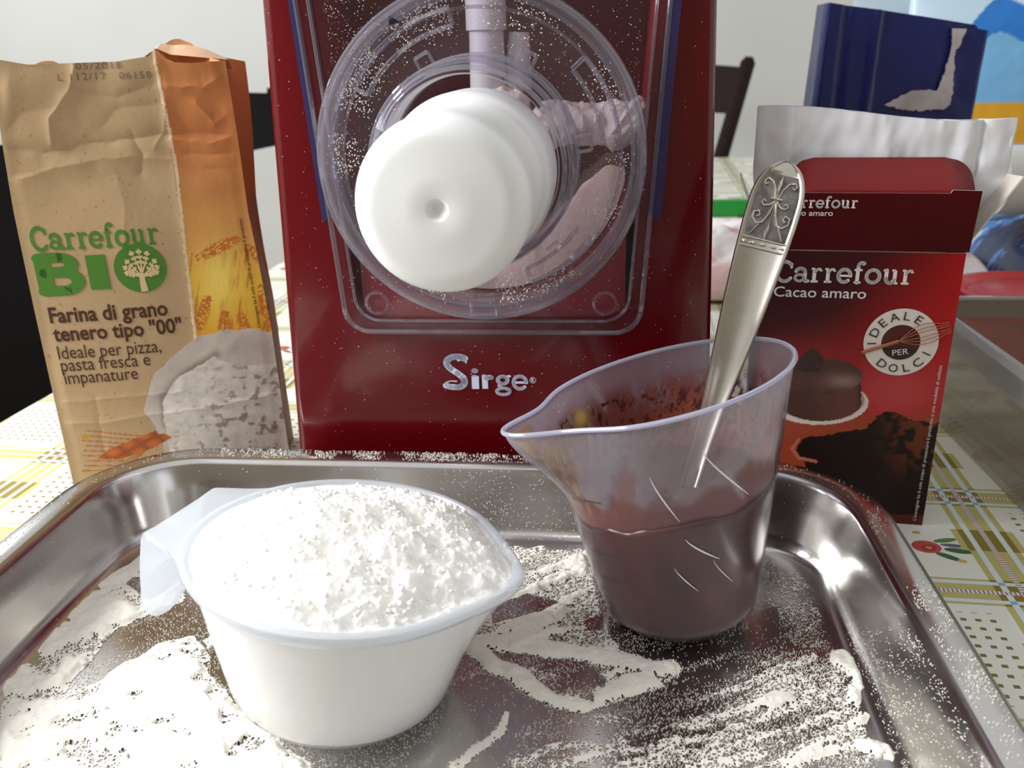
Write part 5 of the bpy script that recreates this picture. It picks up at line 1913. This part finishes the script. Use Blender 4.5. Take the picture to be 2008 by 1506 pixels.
link('sack_paper', np_mesh('sack_paper', Vb_, [g, g[:, ::-1] + o2, np.array(sides)]), M_blue, blue)


def sack_pt(s, zz):
    d_ = -.004 * np.sin(s * math.pi) + .0035 * np.exp(-np.abs(s - .12) / .03) - .004 * np.exp(-np.abs(s - .30) / .02) - .0022
    return np.stack([-.004 + .006 * zz / .21 + s * .1035, d_, zz], -1)


# outline of the tear, on the sack front
tear = [(1862, 46), (1893, 46), (1885, 72), (1866, 108), (1866, 150), (1860, 205), (1845, 214), (1800, 216), (1760, 214), (1728, 205), (1745, 195), (1780, 178), (1812, 176), (1832, 178), (1846, 140), (1855, 110), (1862, 80)]
tp = []
for x, y in tear:
    a_, z_ = BL.panel(x, y)
    tp.append(((a_ + .004 - .006 * z_ / .21) / .1035, min(z_, .2042 if x > 1880 else .2048)))
tr = random.Random(5)
tp2 = []
for (s0, z0_), (s1, z1_) in zip(tp, tp[1:] + tp[:1]):
    k_ = max(1, int(math.hypot((s1 - s0) * .1, z1_ - z0_) / .0016))
    tp2 += [(s0 + (s1 - s0) * i / k_ + tr.uniform(-1, 1) * .006, z0_ + (z1_ - z0_) * i / k_ + tr.uniform(-1, 1) * .0006 * (z0_ < .2)) for i in range(k_)]
tp = tp2
bm = bmesh.new()
vs = [bm.verts.new((s, zz, 0)) for s, zz in tp]
bm.faces.new(vs)
bmesh.ops.triangulate(bm, faces=bm.faces)
bmesh.ops.subdivide_edges(bm, edges=bm.edges, cuts=1, use_grid_fill=True)
pv = sack_pt(np.array([v.co.x for v in bm.verts]), np.array([v.co.y for v in bm.verts]))
for v, p in zip(bm.verts, pv):
    v.co = p
me = bpy.data.meshes.new('torn_patch')
bm.to_mesh(me)
bm.free()
link('torn_patch', me, M_torn, blue)


def pillow(name, cx, cy, w, d, h, z0, yaw, mt, parent=None, vertical=False, noise=.15, seed=1, col=None):
    """a soft packet: two skins that meet at a flat seam"""
    n1_, n2_ = (180, 180) if col is not None else (60, 50)
    s_, t_ = np.meshgrid(np.linspace(-1, 1, n1_), np.linspace(-1, 1, n2_), indexing='ij')
    prof_ = np.maximum(1 - np.abs(s_) ** 3, 0) ** .6 * np.maximum(1 - np.abs(t_) ** 3, 0) ** .6
    wr = 1 + noise * (fbm(s_ * 4 + seed, t_ * 4, seed, 4) - .5) * 3
    hz_ = prof_ * wr
    u_, v_ = s_ * w / 2, t_ * d / 2
    if vertical:
        A_ = np.stack([u_, -hz_ * h / 2, v_ + d / 2], -1)
        B_ = np.stack([u_, hz_ * h / 2, v_ + d / 2], -1)
    else:
        A_ = np.stack([u_, v_, h * .25 + hz_ * h * .75], -1)
        B_ = np.stack([u_, v_, h * .25 * (1 - prof_ ** .3)], -1)
    g_ = grid_faces(n1_, n2_)
    V_ = np.concatenate([A_.reshape(-1, 3), B_.reshape(-1, 3)])
    c_ = None
    if col is not None:
        c1 = col(s_, t_).reshape(-1, 3)
        c_ = np.concatenate([c1, c1])
    f1, f2 = (g_, g_[:, ::-1] + n1_ * n2_)
    o = link(name, np_mesh(name, V_, [f1, f2], col=c_), mt, parent)
    if parent is None:
        o.location = (cx, cy, z0)
        o.rotation_euler = (0, 0, math.radians(yaw))
    return o


def art_packet(s, t):
    c = np.ones(s.shape + (3,)) * lin((196, 220, 236))
    w = t + .10 * np.sin(s * 7 + 1) + .05 * np.sin(s * 15)
    c = np.where((w < .62)[..., None], lin((48, 124, 204)), c)
    c = np.where((w < .40)[..., None], lin((122, 182, 224)), c)
    for x, y, r in ((-.10, .84, .06), (.04, .90, .05), (.16, .78, .05), (-.3, .8, .05)):
        c = np.where((((s - x) / r) ** 2 + ((t - y) / (r * 1.3)) ** 2 < 1)[..., None], lin((50, 120, 196)), c)
    c = np.where((t < .06)[..., None], lin((222, 164, 44)), c)
    c = np.where((t < -.22)[..., None], lin((150, 190, 225)), c)
    return c


pk = pillow('snack_packet', .525, .868, .29, .270, .05, .0005, -4, mat_print('printed_film', .25, .5), vertical=True, noise=.05, col=art_packet)
tag(pk, 'light blue and white plastic packet with a blue splash print standing at the back', 'packet')
pb = pillow('clear_packet', .425, .96, .14, .250, .03, .0005, 6, mat('pale_blue_film', (190, 208, 214), .25), vertical=True, noise=.08, seed=3)
tag(pb, 'pale blue blank plastic packet leaning behind the blue sack', 'packet')
mb = MB().tube([(0, 0, .028), (.2, 0, .028)], .028, 40)
roll = mb.build('paper_roll', mat('white_paper_roll', (216, 214, 206), .8))
roll.location = (.405, .730, .062)
roll.location.z = .0605
roll.rotation_euler = (0, 0, math.radians(-3))
tag(roll, 'white paper roll lying on a dark blue packet', 'paper roll')


def art_low(s, t):
    c = np.ones(s.shape + (3,)) * lin((44, 60, 92))
    n_ = fbm(s * 5 + 2, t * 5, 3)
    c = np.where((n_ > .52)[..., None], lin((84, 132, 196)), c)
    return np.where((n_ > .66)[..., None], lin((206, 216, 226)), c)


lo = pillow('dark_packet', .505, .735, .20, .16, .060, .0005, -3, mat_print('printed_dark_film', .3, .5), noise=.05, seed=5, col=art_low)
tag(lo, 'dark blue printed packet lying flat below the paper roll', 'packet')


def art_bag_flat(s, t):
    c = np.ones(s.shape + (3,)) * lin((222, 216, 214))
    n_ = fbm(s * 6, t * 4, 2)
    c = c + (lin((206, 160, 150)) - c) * sstep(.52, .66, n_)[..., None] * .7
    return np.where(((t > .93) | (s > .97))[..., None], lin((196, 60, 60)), c)


wbag = pillow('plastic_bag', .245, .735, .30, .13, .055, .0005, -8, mat_print('thin_white_film', .35, .5), noise=.30, seed=2, col=art_bag_flat)
tag(wbag, 'crumpled white plastic bag with faint pink print lying behind the cocoa box', 'plastic bag')
gb_ = MB().box(-.15, .15, 0, .012, 0, .0205).build('green_bar', mat('green_plastic', (22, 132, 44), .35), bevel=.002)
gb_.location = (.30, 1.083, .0005)
gb_.rotation_euler = (0, 0, math.radians(-4))
tag(gb_, 'long flat green plastic bar lying across the tablecloth', 'bar')


# ------------------------------------------------------------------ chairs round the table
def chair(loc, yaw, mt, label, width=.40, top=.93, lean=.13, panel=(.80, .905)):
    """local: sitter faces -y, the backrest stands at +y"""
    c = empty('dining_chair', (loc[0], loc[1], -0.75), math.radians(yaw))
    tag(c, label, 'chair')
    hw = width / 2
    for sg in (-1, 1):
        MB().tube([(sg * hw, .20, 0), (sg * hw, .185, .44), (sg * hw, .20 + lean * .5, .72), (sg * hw, .20 + lean, top - .01), (sg * hw, .20 + lean * 1.01, top)], [.015, .017, .017, .016, .010], 12).build('back_post', mt, c)
        MB().tube([(sg * hw * .95, -.19, 0), (sg * hw * .95, -.19, .43)], [.014, .018], 12).build('leg', mt, c)
    MB().box(-hw - .01, hw + .01, -.21, .20, .43, .465).build('seat', mt, c, bevel=.008)
    z0, z1 = panel
    yl = lambda z: .20 + lean * (.5 + .5 * (z - .72) / (top - .73))
    P_ = []
    for i in range(13):
        s = -1 + i / 6
        bow = .02 * (1 - s * s)
        for z_ in (z0, z1 + .008 * (1 - s * s)):
            P_.append((s * hw * .97, yl(z_) + bow - .007, z_))
            P_.append((s * hw * .97, yl(z_) + bow + .007, z_))
    Fp = []
    for i in range(12):
        a_ = i * 4
        Fp += [(a_, a_ + 4, a_ + 6, a_ + 2), (a_ + 1, a_ + 3, a_ + 7, a_ + 5), (a_ + 2, a_ + 6, a_ + 7, a_ + 3), (a_, a_ + 1, a_ + 5, a_ + 4)]
    Fp += [(0, 2, 3, 1), (48, 49, 51, 50)]
    MB().add(P_, Fp).build('backrest', mt, c)
    MB().box(-hw, hw, -.20, -.175, .38, .43).build('apron', mt, c)
    return c


M_chair = mat('dark_brown_wood', (36, 22, 20), .75, spec=.2, var=(8, .1))
M_chair_b = mat('black_brown_wood', (20, 16, 17), .75, spec=.2)
chair((.140, 1.975), -50, M_chair, 'dark brown wooden chair at the far end of the table', panel=(.812, .908), lean=.16)
chair((-.10, 1.32), 81, M_chair_b, 'dark chair at the long side of the table, behind the pasta machine', panel=(.815, .895), top=.905)
chair((-.245, .66), 81, M_chair_b, 'black chair pushed up to the table beside the flour bag', panel=(.58, .875), top=.885, lean=.06)


# ------------------------------------------------------------------ pieces that belong to a part
def nest(thing, host, names):
    kids = [c for c in thing.children]
    h = next(c for c in kids if c.name.split('.')[0] == host)
    for c in kids:
        if c is not h and c.name.split('.')[0] in names:
            c.parent = h


nest(bag, 'tree_emblem', ('tree_emblem_branches',))
nest(box, 'badge_ring', ('badge_centre', 'badge_panel', 'badge_letter', 'whisk_picture'))
nest(box, 'lid_flap', ('tuck_flap',))
nest(spoon, 'handle', ('ornament_field', 'scroll_ornament', 'beaded_bar'))
nest(mach, 'cover_disc', ('cover_rib', 'cover_slot_rib', 'cover_latch', 'arrow_mark'))
nest(mach, 'locking_nut', ('nut_rib', 'nut_lug'))
nest(mach, 'window_plate', ('plate_border', 'edge_reflection', 'screw_boss'))
nest(mach, 'housing', ('logo_letter', 'registered_mark', 'foot'))
nest(blue, 'sack_paper', ('torn_patch',))
nest(jug, 'jug_wall', ('pale_line', 'graduation_mark', 'graduation_number'))
